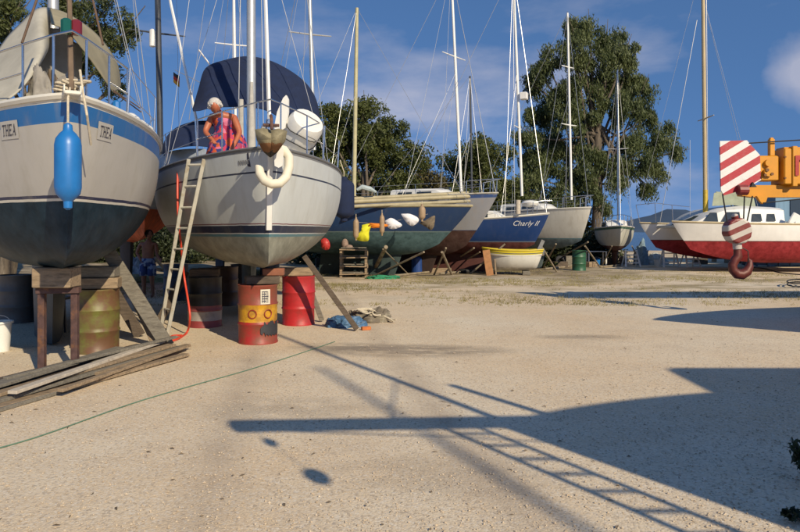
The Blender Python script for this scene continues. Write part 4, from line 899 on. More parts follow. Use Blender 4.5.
# pale blue shed far at the right edge
SHD = thing('shed', 'pale blue shed with dark windows behind the catamaran at the right edge', 'shed', (21.5, 34.5, 0))
b = MB(); b.box((0, 0, 1.8), (6.4, 4, 3.6)); b.build('wall', pm('pale_blue_boards', (.16, .27, .38), .8, .2, 3, .2, stretch=(6, 6, .3)), SHD)
b = MB(); b.prism([(-3.5, -2.3, 3.6), (3.5, -2.3, 3.6), (3.5, 2.3, 4.1), (-3.5, 2.3, 4.1)], (0, 0, .1)); b.build('roof', M_greysteel, SHD)
for x in (-2.0, -.2): q = MB(); q.box((x, -2.01, 2.85), (1.0, .06, .8)); q.build('window', M_glass, SHD)
b = MB(); b.box((20.3, 32.3, .75), (7.5, .06, 1.35)); 
for i in range(14): b.box((16.7+i*.55, 32.25, .75), (.09, .04, 1.5))
single('fence', b, pm('blue_grey_boards', (.11, .18, .26), .85, .25, 3, .2), 'blue grey board fence under the stern of the catamaran', 'fence', (20.3, 32.3, 0))

# ------------------------------------------------------------------ the crane
D = 13.3
CR = thing('mobile_crane', 'orange mobile crane reaching in from the right with a striped board on its boom', 'crane', (13.0, D, 0))
cw = lambda px, py, dd=0: P(px, py, D+dd)
def stripes(name, ang, wid, off, c1, c2):
    def fn(n, l, t, sep):
        u = mth(n, l, 'ADD', mth(n, l, 'MULTIPLY', sep.outputs[2], math.cos(ang)), mth(n, l, 'MULTIPLY', sep.outputs[0], -math.sin(ang)))
        u = mth(n, l, 'FRACT', mth(n, l, 'ADD', mth(n, l, 'DIVIDE', u, wid), off)); k = mth(n, l, 'GREATER_THAN', u, .5)
        c = mixn(n, l, k, c1, c2); f = noise(n, l, t, 9, 6, .65); return mixn(n, l, mth(n, l, 'MULTIPLY', ramp(n, l, f, .5, .8), .3), c, (.3, .25, .22))
    return band_mat(name, fn, .45)
bo = MB(); bo.prism([cw(720, 141), cw(747, 140.3), cw(751, 145), cw(760, 155), cw(761, 180), cw(746, 189), cw(724, 195.5), cw(721, 190)], (0, .035, 0))
bo.build('striped_board', stripes('red_white_board', math.radians(31), .275, .12, (.70, .69, .67), (.40, .018, .03)), CR, world=True)
b = MB(); b.box((P(769.5, 168, D).x, D+.2, P(0, 168, D).z), (.40, .36, .50), bev=.02); b.build('boom_head', M_orange, CR, world=True)
b = MB(); b.box((P(783, 167, D).x+3.4, D+.2, P(0, 166.5, D).z), (6.8, .5, .72), bev=.02); b.build('boom', M_orange, CR, world=True)
b = MB(); b.box((P(790, 167, D).x+.06, D+.2, P(0, 166.5, D).z), (.1, .56, .80), bev=.01); b.build('boom_collar', M_orange, CR, world=True)
b = MB(); b.box((P(783, 150, D).x+.3, D+.2, P(0, 148.2, D).z), (.5, .3, .06), bev=.01); b.build('top_plate', M_orange, CR, world=True)
b = MB(); b.box((15.5, D+.2, P(0, 166.5, D).z), (5, .64, .9), bev=.03); b.build('outer_boom', M_orange, CR, world=True)
b = MB(); b.box((P(774, 147, D).x, D+.1, P(0, 147, D).z), (.1, .1, .34), bev=.01); b.box((P(774, 140, D).x, D+.1, P(0, 141, D).z), (.07, .07, .16), bev=.01); b.lathe([(.09, -.04), (.09, .04)], P(768, 172, D-.01), 14, rot=Euler((PI/2, 0, 0)).to_matrix()); b.lathe([(.07, -.04), (.07, .04)], P(768, 163, D-.01), 14, rot=Euler((PI/2, 0, 0)).to_matrix()); b.build('bracket', M_orange, CR, world=True)
b = MB()
for (px, py, r) in ((767, 170, .035), (772, 174, .03), (765, 175, .028), (785, 157, .02), (785, 178, .02)): b.lathe([(r, -.02), (r, .02)], P(px, py, D-.05), 10, rot=Euler((PI/2, 0, 0)).to_matrix())
b.build('bolt', pm('rusty_orange_bolt', (.16, .06, .01), .6), CR, world=True)
b = MB(); z1 = P(0, 190.5, D).z; x1 = cw(745, 190).x
b.prism([(x1, D+.1, z1+.06), (x1+.12, D+.1, z1+.115), (14.5, D+.1, z1+.13), (14.5, D+.1, z1-.11), (x1+.25, D+.1, z1-.13), (x1, D+.1, z1-.1)], (0, .22, 0)); b.prism([cw(757, 196), cw(768, 196), cw(766, 202), cw(763, 204), cw(760, 201)], (0, .08, 0)); b.build('jib', M_orange, CR, world=True)
b = MB(); b.tube([cw(738, 190, -.04), cw(747, 190, -.04)], .105, 12); b.build('sheave', pm('dull_red_sheave', (.2, .03, .03), .5, .2, 9, .1), CR, world=True)
b = MB(); b.prism([cw(751, 187, -.05), cw(753, 182, -.05), cw(757, 187, -.05)], (0, .05, 0)); b.build('lug', M_black, CR, world=True)
b = MB()
for pts in ([cw(722.5, 194), cw(727.5, 224)], [cw(744.5, 196), cw(743.5, 222)], [cw(752.5, 196), cw(746.5, 224)], [cw(749, 143.2), cw(800, 140), cw(1100, 128)], [cw(763, 203), cw(800, 199), cw(900, 190)]): b.tube(pts, .014, 6)
b.build('cable', M_black, CR, world=True)
# red mark on the boom side: square letter shape cut by the frame edge
b = MB(); fy = D-.10
for (xa, za, xb, zb) in ((792.5, 156, 796, 176), (796, 156, 806, 160.5), (803, 160.5, 806, 176), (810, 156, 813, 176), (813, 156, 822, 160.5), (813, 172, 822, 176)):
    p, q = P(xa, za, D), P(xb, zb, D); b.box(((p.x+q.x)/2, fy, (p.z+q.z)/2), (abs(q.x-p.x), .008, abs(p.z-q.z)))
b.build('lettering', pm('red_marking', (.40, .02, .015), .5), CR, world=True)
# turret, cab and carrier, just beyond the right edge of the photograph
b = MB(); b.box((15.6, D+.2, 2.0), (3.2, 2.2, 1.3), bev=.08); b.build('turret', M_orange, CR, world=True)
b = MB(); b.box((13.4, D-.6, 2.0), (1.4, 1.0, 1.5), bev=.08); cb_ = b.build('cab', M_orange, CR, world=True)
q = MB(); q.box((13.3, D-1.11, 2.3), (1.0, .02, .7)); q.build('window', M_glass, cb_); cb_.children[0].data.transform(Matrix.Translation(-Vector(CR.location)))
b = MB(); b.box((16.2, D+.2, 1.0), (7.6, 2.3, .55), bev=.05); b.build('chassis', M_greysteel, CR, world=True)
for x in (13.4, 14.8, 18.2, 19.5):
    for y in (D-.9, D+1.3):
        q = MB(); q.lathe([(.2, -.15), (.48, -.16), (.53, -.1), (.53, .1), (.48, .16), (.2, .15)], (x, y, .53), 20, rot=Euler((PI/2, 0, 0)).to_matrix()); q.build('wheel', M_black, CR, smooth=True, world=True)
# hook block hangs from the crane: its own thing
HK = thing('hook_block', 'red and white striped hook block hanging from the crane by cables', 'crane hook', cw(737, 222))
b = MB(); R_ = Euler((PI/2, 0, 0)).to_matrix(); ring = [cw(727, 222), cw(732, 218.5), cw(740, 218), cw(746, 222), cw(749.5, 229), cw(748, 237), cw(743, 243), cw(735, 244), cw(728, 241), cw(724.5, 234), cw(724.5, 227)]
b.prism([p+Vector((0, -.15, 0)) for p in ring], (0, .3, 0)); b.prism([cw(734, 219, -.08), cw(734.5, 213.5, -.08), cw(739, 213.5, -.08), cw(740, 219, -.08)], (0, .16, 0))
o = b.build('block', stripes('striped_block', math.radians(24), .20, .35, (.50, .46, .42), (.19, .03, .028)), HK, world=True); md = o.modifiers.new('bevel', 'BEVEL'); md.width = .05; md.segments = 3
b = MB(); b.tube([cw(737, 243), cw(737.5, 249)], .085, 12); b.build('swivel', pm('white_red_swivel', (.5, .45, .42), .6, .3, 20, .2), HK, smooth=True, world=True)
b = MB(); pts = [(737.5, 247), (737.5, 252), (738, 256), (735, 260), (732.5, 265), (733, 270), (737, 274), (742, 274.5), (747, 271.5), (749.5, 266), (750, 260.5), (748, 258.5)]
b.tube([cw(*p) for p in pts], [.07, .075, .085, .085, .085, .09, .10, .105, .095, .075, .045, .015], 12); b.build('hook', pm('worn_red_hook', (.12, .025, .02), .5, .3, 10, .2, .1), HK, smooth=True, world=True)
b = MB(); b.tube([cw(741, 247, -.03), cw(748, 251, -.04), cw(749, 262, -.04)], .012, 6); b.build('latch', M_rust, HK, world=True)

# ------------------------------------------------------------------ drums
def drum_mat(name, bands, rust=.35, rustcol=(.13, .055, .03)):
    def fn(n, l, t, sep):
        c = None; wob = mth(n, l, 'MULTIPLY', mth(n, l, 'SUBTRACT', noise(n, l, t, 6, 4), .5), .02); z = mth(n, l, 'ADD', sep.outputs[2], wob)
        for (z0, col) in bands:
            if c is None: c = mixn(n, l, 1.0, col, col)
            else: c = mixn(n, l, mth(n, l, 'GREATER_THAN', z, z0), c, col)
        f = noise(n, l, t, 3.2, 7, .68); f2 = noise(n, l, t, 9, 6, .65)
        c = mixn(n, l, mth(n, l, 'MULTIPLY', ramp(n, l, f, 1-rust-.1, 1-rust+.12), .9), c, rustcol)
        return mixn(n, l, mth(n, l, 'MULTIPLY', ramp(n, l, f2, .5, .8), .45), c, tuple(x*.7 for x in rustcol))
    return band_mat(name, fn, .5)
def drum(label, base, mat, h=.88, r=.29, rz=0, tilt=0):
    t = thing('oil_drum', label, 'oil drum', base, rz); prof = [(r*.93, .012), (r+.006, 0), (r+.008, .02), (r, .03)]
    for zc in (.3, .59):
        prof += [(r, zc*h/.88-.022), (r+.013, zc*h/.88-.006), (r+.013, zc*h/.88+.006), (r, zc*h/.88+.022)]
        if zc == .3:
            for k in range(1, 4): prof += [(r-.002, .3+.06*k), (r+.001, .3+.06*k+.03)]
    prof += [(r, h-.03), (r+.008, h-.02), (r+.006, h), (r-.012, h), (r-.014, h-.02), (r*.3, h-.015), (.001, h-.015)]
    b = MB(); b.lathe(prof, n=48); sd_ = random.uniform(0, 90); nv = []
    for v in b.v:
        k = 1+.03*mnoise.noise(Vector((v[0]*3.2+sd_, v[1]*3.2, v[2]*2.4)))+.010*mnoise.noise(Vector((v[0]*11, v[1]*11+sd_, v[2]*9))); nv.append((v[0]*k, v[1]*k, v[2]))
    b.v = nv; o = b.build('body', mat, t, smooth=True, angle=50); t.rotation_euler = (0, tilt, rz); return t
def base_at(px, py): return G(px, py)
drum('moss yellow oil drum with rust, under the cream yacht', base_at(97, 351), drum_mat('yellow_green_drum', [(0, (.14, .13, .03)), (.1, (.14, .16, .03)), (.55, (.16, .175, .035))], .56))
D1 = drum('red oil drum with a yellow middle band, two ring marks and a white notice', base_at(258, 342), drum_mat('red_yellow_drum', [(0, (.33, .02, .018)), (.33, (.54, .28, .012)), (.585, (.25, .045, .028))], .49, (.17, .06, .03)))
D2 = drum('plain red oil drum under the right side of the white sloop', base_at(298.5, 324), drum_mat('plain_red_drum', [(0, (.42, .018, .022)), (.5, (.40, .02, .025))], .40, (.2, .03, .025)))
drum('blackened oil drum with smeared red and white paint near its foot', base_at(205, 326), drum_mat('black_smeared_drum', [(0, (.22, .035, .035)), (.12, (.30, .26, .24)), (.28, (.2, .05, .05)), (.38, (.016, .016, .016))], .3, (.04, .03, .03)))
def cyl_patch(r, a0, a1, z0, z1, n=8): return [[(r*math.sin(a0+(a1-a0)*i/n), -r*math.cos(a0+(a1-a0)*i/n), z) for i in range(n+1)] for z in (z0, z1)]
ry = math.atan2(D1.location.x, D1.location.y)
D1.rotation_euler = (0, 0, 0)
b = MB(); b.grid(cyl_patch(.304, .12-ry, .62-ry, .60, .82)); nt_ = b.build('paper_notice', pm('paper', (.6, .56, .46), .8, .1, 8, .05), D1, solid=.002)
b = MB()
for i in range(5): b.grid(cyl_patch(.307, .18-ry, (.3+.06*(i % 3))-ry+.1, .64+i*.035, .652+i*.035))
for i in range(4): b.grid(cyl_patch(.3075, .2+.09*i-ry, .23+.09*i-ry, .62, .79))
b.build('printing', M_letter, nt_)
for ca in (-.28, .52):
    b = MB(); b.tube([(.298*math.sin(ca-ry+.2*math.cos(k*PI/8)), -.298*math.cos(ca-ry+.2*math.cos(k*PI/8)), .455+.062*math.sin(k*PI/8)) for k in range(17)], .009, 5); b.build('ring_mark', pm('dark_red_mark', (.25, .03, .012), .5), D1)
b = MB(); rnd = random.Random(9); b.grid([[(.3065*math.sin(.12+1.1*i/22-ry), -.3065*math.cos(.12+1.1*i/22-ry), (.14+rnd.uniform(-.02, .02)*1.2+.03*(i < 5), .25, (.33+.03*math.sin(i*.7)+rnd.uniform(-.015, .015)-.08*(i < 4)))[j]) for i in range(23)] for j in range(3)]); b.build('black_patch', pm('black_drum_patch', (.03, .03, .035), .6, .3, 9, .1), D1, solid=.002)  # ragged black patch low on the right of the drum
# timber blocks bearing the keels
def block(label, c, size, rz=0, mat=None, group='timber blocks under the hulls'):
    b = MB(); b.box((0, 0, 0), size, bev=.012); o = b.build('timber_block', mat or M_wood); o.location = c; o.rotation_euler = (0, 0, rz); return tag(o, label, 'timber block', group)
p = base_at(97, 351)
block('wide timber block on the yellow drum, lower of the two', (p.x, p.y, .96), (.62, .4, .15), .2); block('timber block wedged between the yellow drum stack and the cream hull', (p.x+.03, p.y, 1.115), (.5, .3, .15), .1, M_wood2)
p = base_at(258, 342)
block('dark timber block on the red and yellow drum, under the sloop', (p.x+.05, p.y+.05, .94), (.5, .3, .12), .3, M_wood3); block('reddish chock between the dark block and the sloop hull', (p.x+.22, p.y+.1, 1.06), (.32, .25, .11), .1, pm('reddish_timber', (.24, .09, .05), .8, .3, 6, .3))
p = base_at(298.5, 324); block('broad timber block on the plain red drum', (p.x-.05, p.y, .95), (.6, .35, .14), .2, M_wood)
p = base_at(205, 326); block('timber block on the blackened drum', (p.x, p.y, .95), (.5, .35, .14), .2, M_wood3)
# steel frame with a timber block on it
fa, fb = G(42, 375), G(75, 373.5)
TR = thing('steel_trestle', 'rusty two legged steel trestle under the bow of the cream yacht', 'trestle', (fa+fb)/2)
for p in (fa, fb): b = MB(); b.box((p.x, p.y, .475), (.075, .075, .95), bev=.006); b.build('leg', M_rust, TR, world=True); b = MB(); b.box((p.x, p.y, .008), (.16, .16, .016)); b.build('foot_plate', M_rust, TR, world=True)
b = MB(); b.beam((fa.x-.06, fa.y, .985), (fb.x+.06, fb.y, .985), .12, .07, bev=.006); b.build('cross_beam', M_rust, TR, world=True)
c_ = (fa+fb)/2; block('square block of timbers on the steel trestle', (c_.x-.02, c_.y, 1.14), (.44, .3, .235), .03, M_wood)

# ------------------------------------------------------------------ props, planks, ladders
def prop(label, a, b_, w, h, mat, name='prop', cat='boat prop', group=None, bev=.006):
    q = MB(); q.beam(a, b_, w, h, up=(0, -1, .2), bev=bev); return single(name, q, mat, label, cat, b_ if b_[2] < a[2] else a, group)
prop('wide pale plank leaning from the ground against the cream yacht', P(107, 249, 9.5), G(168, 348)+Vector((0, 0, .02)), .19, .05, M_wood2, 'plank', 'plank')
prop('dark board leaning under the cream yacht behind the pale plank', P(112, 288, 10.6), G(140, 337)+Vector((0, 0, .02)), .17, .05, M_wood3, 'plank', 'plank')
prop('thin weathered timber leaning beside the dark board', P(134, 300, 10.0), G(156, 348)+Vector((0, 0, .02)), .08, .05, M_wood, 'plank', 'plank')
prop('dark timber strut leaning behind the white ladder', P(186, 272, 12.5), G(158, 325)+Vector((0, 0, .02)), .14, .07, M_wood3)
prop('stout dark timber prop bracing the right side of the white sloop', P(304, 256, 11.3), G(357, 331)+Vector((0, 0, .03)), .09, .09, M_wood3)
prop('pale timber prop behind the red drum', P(303, 270, 12.2), G(322, 322)+Vector((0, 0, .03)), .09, .07, M_wood2)
# stack of boards on the ground
random.seed(5)
pl_l = (('broad grey board in the pile on the ground, lowest at the back', M_wood2, .16), ('long dark board in the pile on the ground', M_wood3, .14), ('grey board in the pile with a broken end', M_wood2, .13), ('brown board in the front of the pile', M_wood, .12), ('dark narrow batten in the pile', M_wood3, .07), ('long pale whitish board lying on top of the pile', M_plank, .10), ('brown batten at the right end of the pile', M_wood, .07), ('weathered grey batten in front of the pile', M_wood2, .08), ('grey plank lying highest at the left of the pile', M_wood2, .13))
pl_l += (('dark weathered board at the back of the pile', M_wood3, .12), ('brown plank half buried in the middle of the pile', M_wood, .13), ('grey batten crossing the top of the pile', M_wood2, .06), ('short brown board on the right end of the pile', M_wood, .10), ('dark grey board propped on the left of the pile', M_wood2, .15))
ends = (((-30, 398), (158, 345)), ((-20, 404), (170, 350)), ((-10, 409), (178, 352)), ((-30, 418), (186, 357)), ((0, 402), (165, 349)), ((12, 406), (162, 351)), ((60, 398), (187, 352)), ((-6, 413), (150, 367)), ((-30, 402), (120, 356)), ((-25, 392), (140, 350)), ((-15, 408), (172, 353)), ((5, 395), (176, 349)), ((95, 379), (188, 350)), ((-30, 408), (95, 368)))
zz_ = (.02, .02, .06, .025, .09, .13, .075, .02, .10, .06, .10, .165, .06, .14)
for (lb, mt, w), (e0, e1), z in zip(pl_l, ends, zz_):
    a, b_ = G(*e0), G(*e1); a.z = z; b_.z = z+.01; q = MB(); q.beam(a, b_, w, .035, bev=.004); single('board', q, mt, lb, 'board', a)
def ladder(label, rails, n, r=.022, name='ladder', mat=None, group=None, w=.055, rung0=.06, rung1=.97):
    (a0, a1), (b0, b1) = [[Vector(p) for p in r_] for r_ in rails]; t = thing(name, label, 'ladder', (a0+b0)/2, 0, group)
    for (s, e) in ((a0, a1), (b0, b1)): q = MB(); q.beam(s, e, w, w*.55, up=(a0-b0).normalized(), bev=.004); q.build('rail', mat or M_ladder, t, world=True)
    for i in range(n):
        f = rung0+(rung1-rung0)*i/(n-1); q = MB(); q.tube([a0.lerp(a1, f), b0.lerp(b1, f)], r, 6); q.build('rung', mat or M_ladder, t, world=True)
    return t
f1 = G(166, 341); f2 = f1+Vector((-.21, .30, 0)); tq, zq = find_t(WY, wy_h, 200, 172, 1); WM4 = Matrix.Translation(WY.location) @ WY.rotation_euler.to_matrix().to_4x4()
lp = WM4 @ wy_h.at_z(tq, zq, 1, .05); kk = (lp.y-.12); tp = P(204, 159, kk); tq2, zq2 = find_t(WY, wy_h, 178, 185, 1, .7); hz_ = WM4 @ wy_h.at_z(tq2, zq2, 1, .03); ladder('old white wooden ladder leaning up to the deck of the white sloop', [(f1, tp), (f2, tp+Vector((-.235, .03, .0)))], 9, .018)
b = MB(); hp = [P(178, 162, hz_.y+.1), P(177.5, 185, hz_.y-.05), P(178, 215, hz_.y-.1), P(181, 245, min(hz_.y, 11.2)), P(184, 275, 11.0), P(188, 300, 10.8), P(190, 318, 10.7)]+[G(187, 334)+Vector((0, 0, .03)), G(178, 340)+Vector((0, 0, .02)), G(170, 342)+Vector((0, 0, .02)), G(172, 338)+Vector((0, 0, .03)), G(182, 338)+Vector((0, 0, .04))]
b.tube(spline(hp), .017, 8); single('hose', b, M_redhose, 'red hose hanging from the sloop deck down to the ground by the ladder', 'hose', G(178, 340), smooth=True)
b = MB(); b.tube(spline([G(*p)+Vector((0, 0, .008)) for p in ((-20, 454), (40, 437), (130, 405), (190, 387), (250, 370), (300, 354), (335, 342))]), .0055, 6); single('rope', b, pm('thin_green_rope', (.10, .19, .13), .8, .2, 20, .1), 'thin green rope lying across the gravel in front of the boats', 'rope', G(130, 405))
# crumpled tarpaulin and canvas bundle
def lump(name, label, cat, c, size, mat, seed, flat=.0, amp=.38):
    rnd = random.Random(seed); b = MB(); n, m_ = 72, 30; vs = []; o_ = Vector((seed*3.7, seed*1.3, seed*.7))
    for i in range(m_+1):
        a = PI*.5*i/m_
        for k in range(n):
            q = 2*PI*k/n; d = Vector((math.cos(a)*math.cos(q), math.cos(a)*math.sin(q), math.sin(a)))
            w = mnoise.noise(d*1.6+o_)*.5; f1 = 1-abs(mnoise.noise(d*3.1+o_*2))*2; f2 = 1-abs(mnoise.noise(d*6.5-o_))*2; f3 = mnoise.noise(d*13+o_)
            rr = 1+amp*(w+.55*f1+.28*f2+.12*f3-.4)
            vs.append((c[0]+size[0]*rr*max(.02, math.cos(a))**.75*math.cos(q) if i < m_ else c[0], c[1]+size[1]*rr*max(.02, math.cos(a))**.75*math.sin(q) if i < m_ else c[1], max(0, size[2]*math.sin(a)**.7*rr*(.75+.6*w))))
    fs = [(i*n+k, i*n+(k+1) % n, (i+1)*n+(k+1) % n, (i+1)*n+k) for i in range(m_) for k in range(n)]
    b.add(vs, fs); return single(name, b, mat, label, cat, c, smooth=True, angle=180)
for k, (q, sz, lb, mt) in enumerate(bundles):
    o = lump('sail_bundle', lb, 'bundle', (0, 0, 0), sz, mt, 31+k, amp=.3); o.location = (q.x, q.y, 2.93)
p = G(345, 327); lump('tarpaulin', 'crumpled blue tarpaulin lying at the foot of the dark prop', 'tarpaulin', (p.x, p.y+.1, 0), (.34, .26, .22), M_tarp, 3)
p = G(370, 322); lump('canvas_bundle', 'dusty brown canvas bundle lying right of the blue tarpaulin', 'bundle', (p.x, p.y+.1, 0), (.38, .26, .26), pm('dusty_canvas', (.15, .125, .095), .9, .4, 8, .6, dirt=(.3, .27, .2), dirt_amt=.4), 8)
b = MB(); rnd = random.Random(4)
for k in range(7): b.tube(spline([Vector((p.x-.3+.14*i+rnd.gauss(0, .05), p.y-.05+rnd.gauss(0, .12), .20+.05*rnd.random()-.06*abs(i-2)*(i > 2))) for i in range(6)], 4), .016, 6)
single('rope', b, M_rope, 'loose pale ropes tangled over the brown canvas bundle', 'rope', (p.x, p.y, .2))
b = MB(); b.box((0, 0, .03), (.16, .08, .06), bev=.008); o = b.build('brick', pm('orange_brick', (.5, .15, .04), .9)); o.location = G(366, 330); o.rotation_euler = (0, 0, .4); tag(o, 'orange brick at the foot of the dark prop', 'brick')

# ------------------------------------------------------------------ yard clutter behind
def step_ladder(label, px, py, h=.95, w=.45, rz=0.0):
    t = thing('step_ladder', label, 'step ladder', G(px, py), rz)
    for s in (-1, 1):
        q = MB(); q.beam((s*w/2, -.3, 0), (s*w*.36, 0, h), .075, .045); q.build('front_leg', M_whitemast, t)
        q = MB(); q.beam((s*w/2, .3, 0), (s*w*.36, .02, h*.97), .06, .04); q.build('rear_leg', M_whitemast, t)
    for i in range(4):
        f = (i+1)/4.3; q = MB(); q.box((0, -.3*(1-f), h*f), (w*(1-.28*f), .12, .05)); q.build('step', M_whitemast, t)
    return t
step_ladder('white step ladder below the little green railed boat', 631, 266.5, .8, .7); step_ladder('white step ladder between the catamaran hulls', 669, 267, .95, .72); step_ladder('squat white step ladder just right of the other, under the catamaran', 690, 267, .8, .75, .25)
drum('dark green oil drum in front of the off white sloop', G(579, 270.5), drum_mat('green_drum', [(0, (.02, .09, .045))], .25, (.03, .05, .03)))
TB = thing('plastic_table', 'white plastic table under the little green railed boat', 'table', G(596, 265.5)); b = MB(); b.box((0, 0, .70), (.95, .6, .04), bev=.01); b.build('tabletop', M_white, TB)
for sx in (-.43, .43):
    for sy in (-.25, .25): b = MB(); b.box((sx, sy, .34), (.06, .06, .68)); b.build('leg', M_white, TB)
def bucket(label, base, r, h, mat):
    t = thing('bucket', label, 'bucket', base); b = MB(); b.lathe([(r*.8, 0), (r, h), (r+.02, h), (r+.02, h-.03), (r*.97, h-.03), (r*.78, .02), (.001, .02)], n=18); b.build('body', mat, t, smooth=True)
    b = MB(); b.tube([(r*math.cos(a*PI/8), 0, h-.02+.10*math.sin(a*PI/8)) for a in range(9)], .006, 5); b.build('handle', M_wire, t)
bucket('white bucket beside the step ladder under the catamaran', G(658, 266.5), .18, .32, M_white); bucket('blue bucket beneath the white plastic table', G(597, 266), .16, .36, M_blue); bucket('white bucket at the far left under the cream yacht', G(0, 351), .15, .42, M_white)
b = MB(); b.box((0, 0, .3), (.38, .3, .55), bev=.06); o = b.build('fuel_can', M_blue); o.location = G(752.5, 263); tag(o, 'blue plastic can standing behind the crane hook', 'can')
b = MB(); b.lathe([(.22, 0), (.23, .02), (.23, .6), (.2, .66), (.05, .68), (.05, .72), (.001, .72)], n=18); o = b.build('plastic_drum', pm('deep_blue_plastic', (.015, .05, .2), .45, .15, 5, .05)); o.location = G(417, 273); tag(o, 'deep blue plastic drum under the navy hull', 'drum')
b = MB(); b.beam(G(714, 262)-Vector((0, 0, .02)), G(714, 262)+Vector((.05, 0, .8)), .2, .2); single('timber_post', b, M_wood, 'short timber post under the red bottom of the catamaran', 'post', G(714, 262))
for px, py in ((742, 262.5), (785, 262)): b = MB(); b.beam(G(px, py+1), G(px, py+1)+Vector((0, 0, .72)), .22, .22, bev=.01); single('timber_post', b, M_wood3, 'dark timber post under the %s of the catamaran' % ('middle' if px < 760 else 'stern'), 'post', G(px, py+1))
b = MB(); b.tube(spline([G(*p)+Vector((0, 0, .02)) for p in ((750, 268), (765, 269), (780, 273), (800, 275), (830, 276))]), .022, 6); single('cable', b, M_black, 'black cable trailing over the ground behind the crane hook', 'cable', G(780, 273))
b = MB(); b.tube(spline([G(795+8*math.cos(k*.9), 286.5+1.6*math.sin(k*.9))+Vector((0, 0, .03+.012*k)) for k in range(15)], 4), .02, 6); single('cable_coil', b, M_black, 'coil of black cable on the ground at the right edge', 'cable', G(795, 286))
# hull props across the yard
def pole(label, a, b_, r, mat, group=None): q = MB(); q.tube([a, b_], r, 8); single('prop', q, mat, label, 'boat prop', b_ if b_[2] < a[2] else a, group, smooth=True)
M_polewood = pm('old_pole_timber', (.27, .22, .15), .85, .35, 4, .3, dirt=(.12, .09, .06), dirt_amt=.4)
GP = 'pale poles propping the boats across the yard'; LP = 'pale pole leaning to prop a boat across the yard'
for a, b_, r in (((386, 247, 23.4), (372, 274), .10), ((424, 252, 23.2), (374, 276), .05), ((383, 249, 23.4), (408, 274), .035), ((442, 252, 24.2), (452, 275), .07), ((436, 255, 24), (470, 250), .0), ((474, 248, 24.6), (446, 266), .05),
                 ((480, 252, 25.4), (452, 268), .04), ((446, 248, 24.2), (434, 275), .05), ((556, 244, 27.6), (543, 268), .05), ((588, 242, 28.2), (552, 262), .05), ((585, 246, 28), (600, 267), .05), ((612, 246, 31), (602, 266), .04), ((632, 246, 31), (640, 264), .04), ((540, 244, 26.6), (557, 272), .05), ((505, 244, 26), (470, 274), .05)):
    if r: pole(LP, P(*a), G(*b_), r*.72, M_polewood, GP)
def rack(label, px0, px1, py, h, d2=.7):
    a, c = G(px0, py), G(px1, py); w = c.x-a.x; t = thing('timber_rack', label, 'rack', ((a.x+c.x)/2, a.y, 0))
    for x in (-w/2, w/2):
        for y in (0, d2): b = MB(); b.beam((x, y, 0), (x, y, h), .09, .09); b.build('post', M_wood, t)
    for i, z in enumerate((.12, .42, .72, h*.98)):
        if z <= h: b = MB(); b.beam((-w/2-.05, -.06, z), (w/2+.05, -.06, z+.02*(-1)**i), .04, .1, up=(0, -1, 0)); b.build('rail', M_wood, t); b = MB(); b.box((0, d2/2, z+.06), (w, d2*.9, .03)); b.build('shelf', M_wood2, t)
rack('rough timber rack of slats beside the navy hull, piled with odds and ends', 341, 366, 277.5, 1.05)
b = MB(); b.ball(P(345, 244, 24.8), (.13, .13, .2)); b.ball(P(349, 247, 24.7), (.15, .13, .09)); single('rag_bundle', b, pm('pinkish_rag', (.27, .19, .15), .9, .4, 9, .4), 'pinkish rag bundle on top of the timber rack', 'rags', P(345, 246, 24.8), smooth=True)
cloth([(321, 240), (325, 238), (329, 241), (330, 247), (327, 250), (322, 248)], 22, 'rag', 'small red rag hanging beyond the right side of the sloop', 'rag', M_red)
p = G(383, 278.5); lump('net_heap', 'low heap of bright green netting on the grass', 'net', (p.x, p.y, 0), (.6, .35, .13), pm('green_net', (.03, .24, .12), .8, .3, 14, .5), 5)
def tyre(label, base, r=.32, group=None, tilt=0):
    b = MB(); n, m_ = 22, 8; vs = [((r-.09+.09*math.cos(2*PI*j/m_))*math.cos(2*PI*i/n), (r-.09+.09*math.cos(2*PI*j/m_))*math.sin(2*PI*i/n), .085+.085*math.sin(2*PI*j/m_)) for i in range(n) for j in range(m_)]
    b.add(vs, [(i*m_+j, ((i+1) % n)*m_+j, ((i+1) % n)*m_+(j+1) % m_, i*m_+(j+1) % m_) for i in range(n) for j in range(m_)])
    o = b.build('tyre', M_black, smooth=True); o.location = base; o.rotation_euler = (tilt, 0, .3); return tag(o, label, 'tyre', group)
tyre('old tyre lying flat between the navy hull and the white dinghy', G(466, 273)); tyre('old tyre leaning on the chocks of the off white sloop', G(560, 266)+Vector((0, 0, .2)), .3, None, 1.1)
for k, (px, py, sz, rz_) in enumerate(((400, 272, (.7, .3, .3), .2), (428, 271, (.5, .35, .45), .5), (440, 273, (.9, .25, .2), .1), (458, 271, (.5, .3, .5), .3), (475, 271, (.6, .3, .35), .8), (498, 268, (.8, .3, .4), .2), (560, 268, (.7, .3, .3), .4), (570, 266, (.5, .3, .5), .1), (591, 267, (.6, .3, .25), .6), (607, 265, (.5, .3, .35), .2), (624, 264, (.6, .3, .4), .9), (650, 264, (.5, .4, .3), .3), (700, 264, (.7, .3, .3), .1), (730, 263, (.6, .3, .35), .5))):
    q = G(px, py); q.z = sz[2]/2; block('rough timber block lying under the row of boats', q, sz, rz_, (M_wood3, M_wood2, M_wood)[k % 3], 'timber blocks under the row of boats')
for k, (a, c) in enumerate((((345, 276), (366, 274)), ((395, 277), (432, 273)), ((440, 275), (486, 271)), ((545, 270), (575, 267)), ((600, 268), (622, 266)))):
    pole('weathered pole lying on the ground before the row of boats', G(*a)+Vector((0, 0, .05)), G(*c)+Vector((0, 0, .05)), .045, M_polewood, 'poles lying before the row of boats')
prop('orange brown board leaning on the stern of the white dinghy', P(486, 250, 25.6), G(490, 275.5), .28, .05, pm('orange_brown_board', (.36, .17, .07), .8, .3, 5, .3), 'board', 'board')
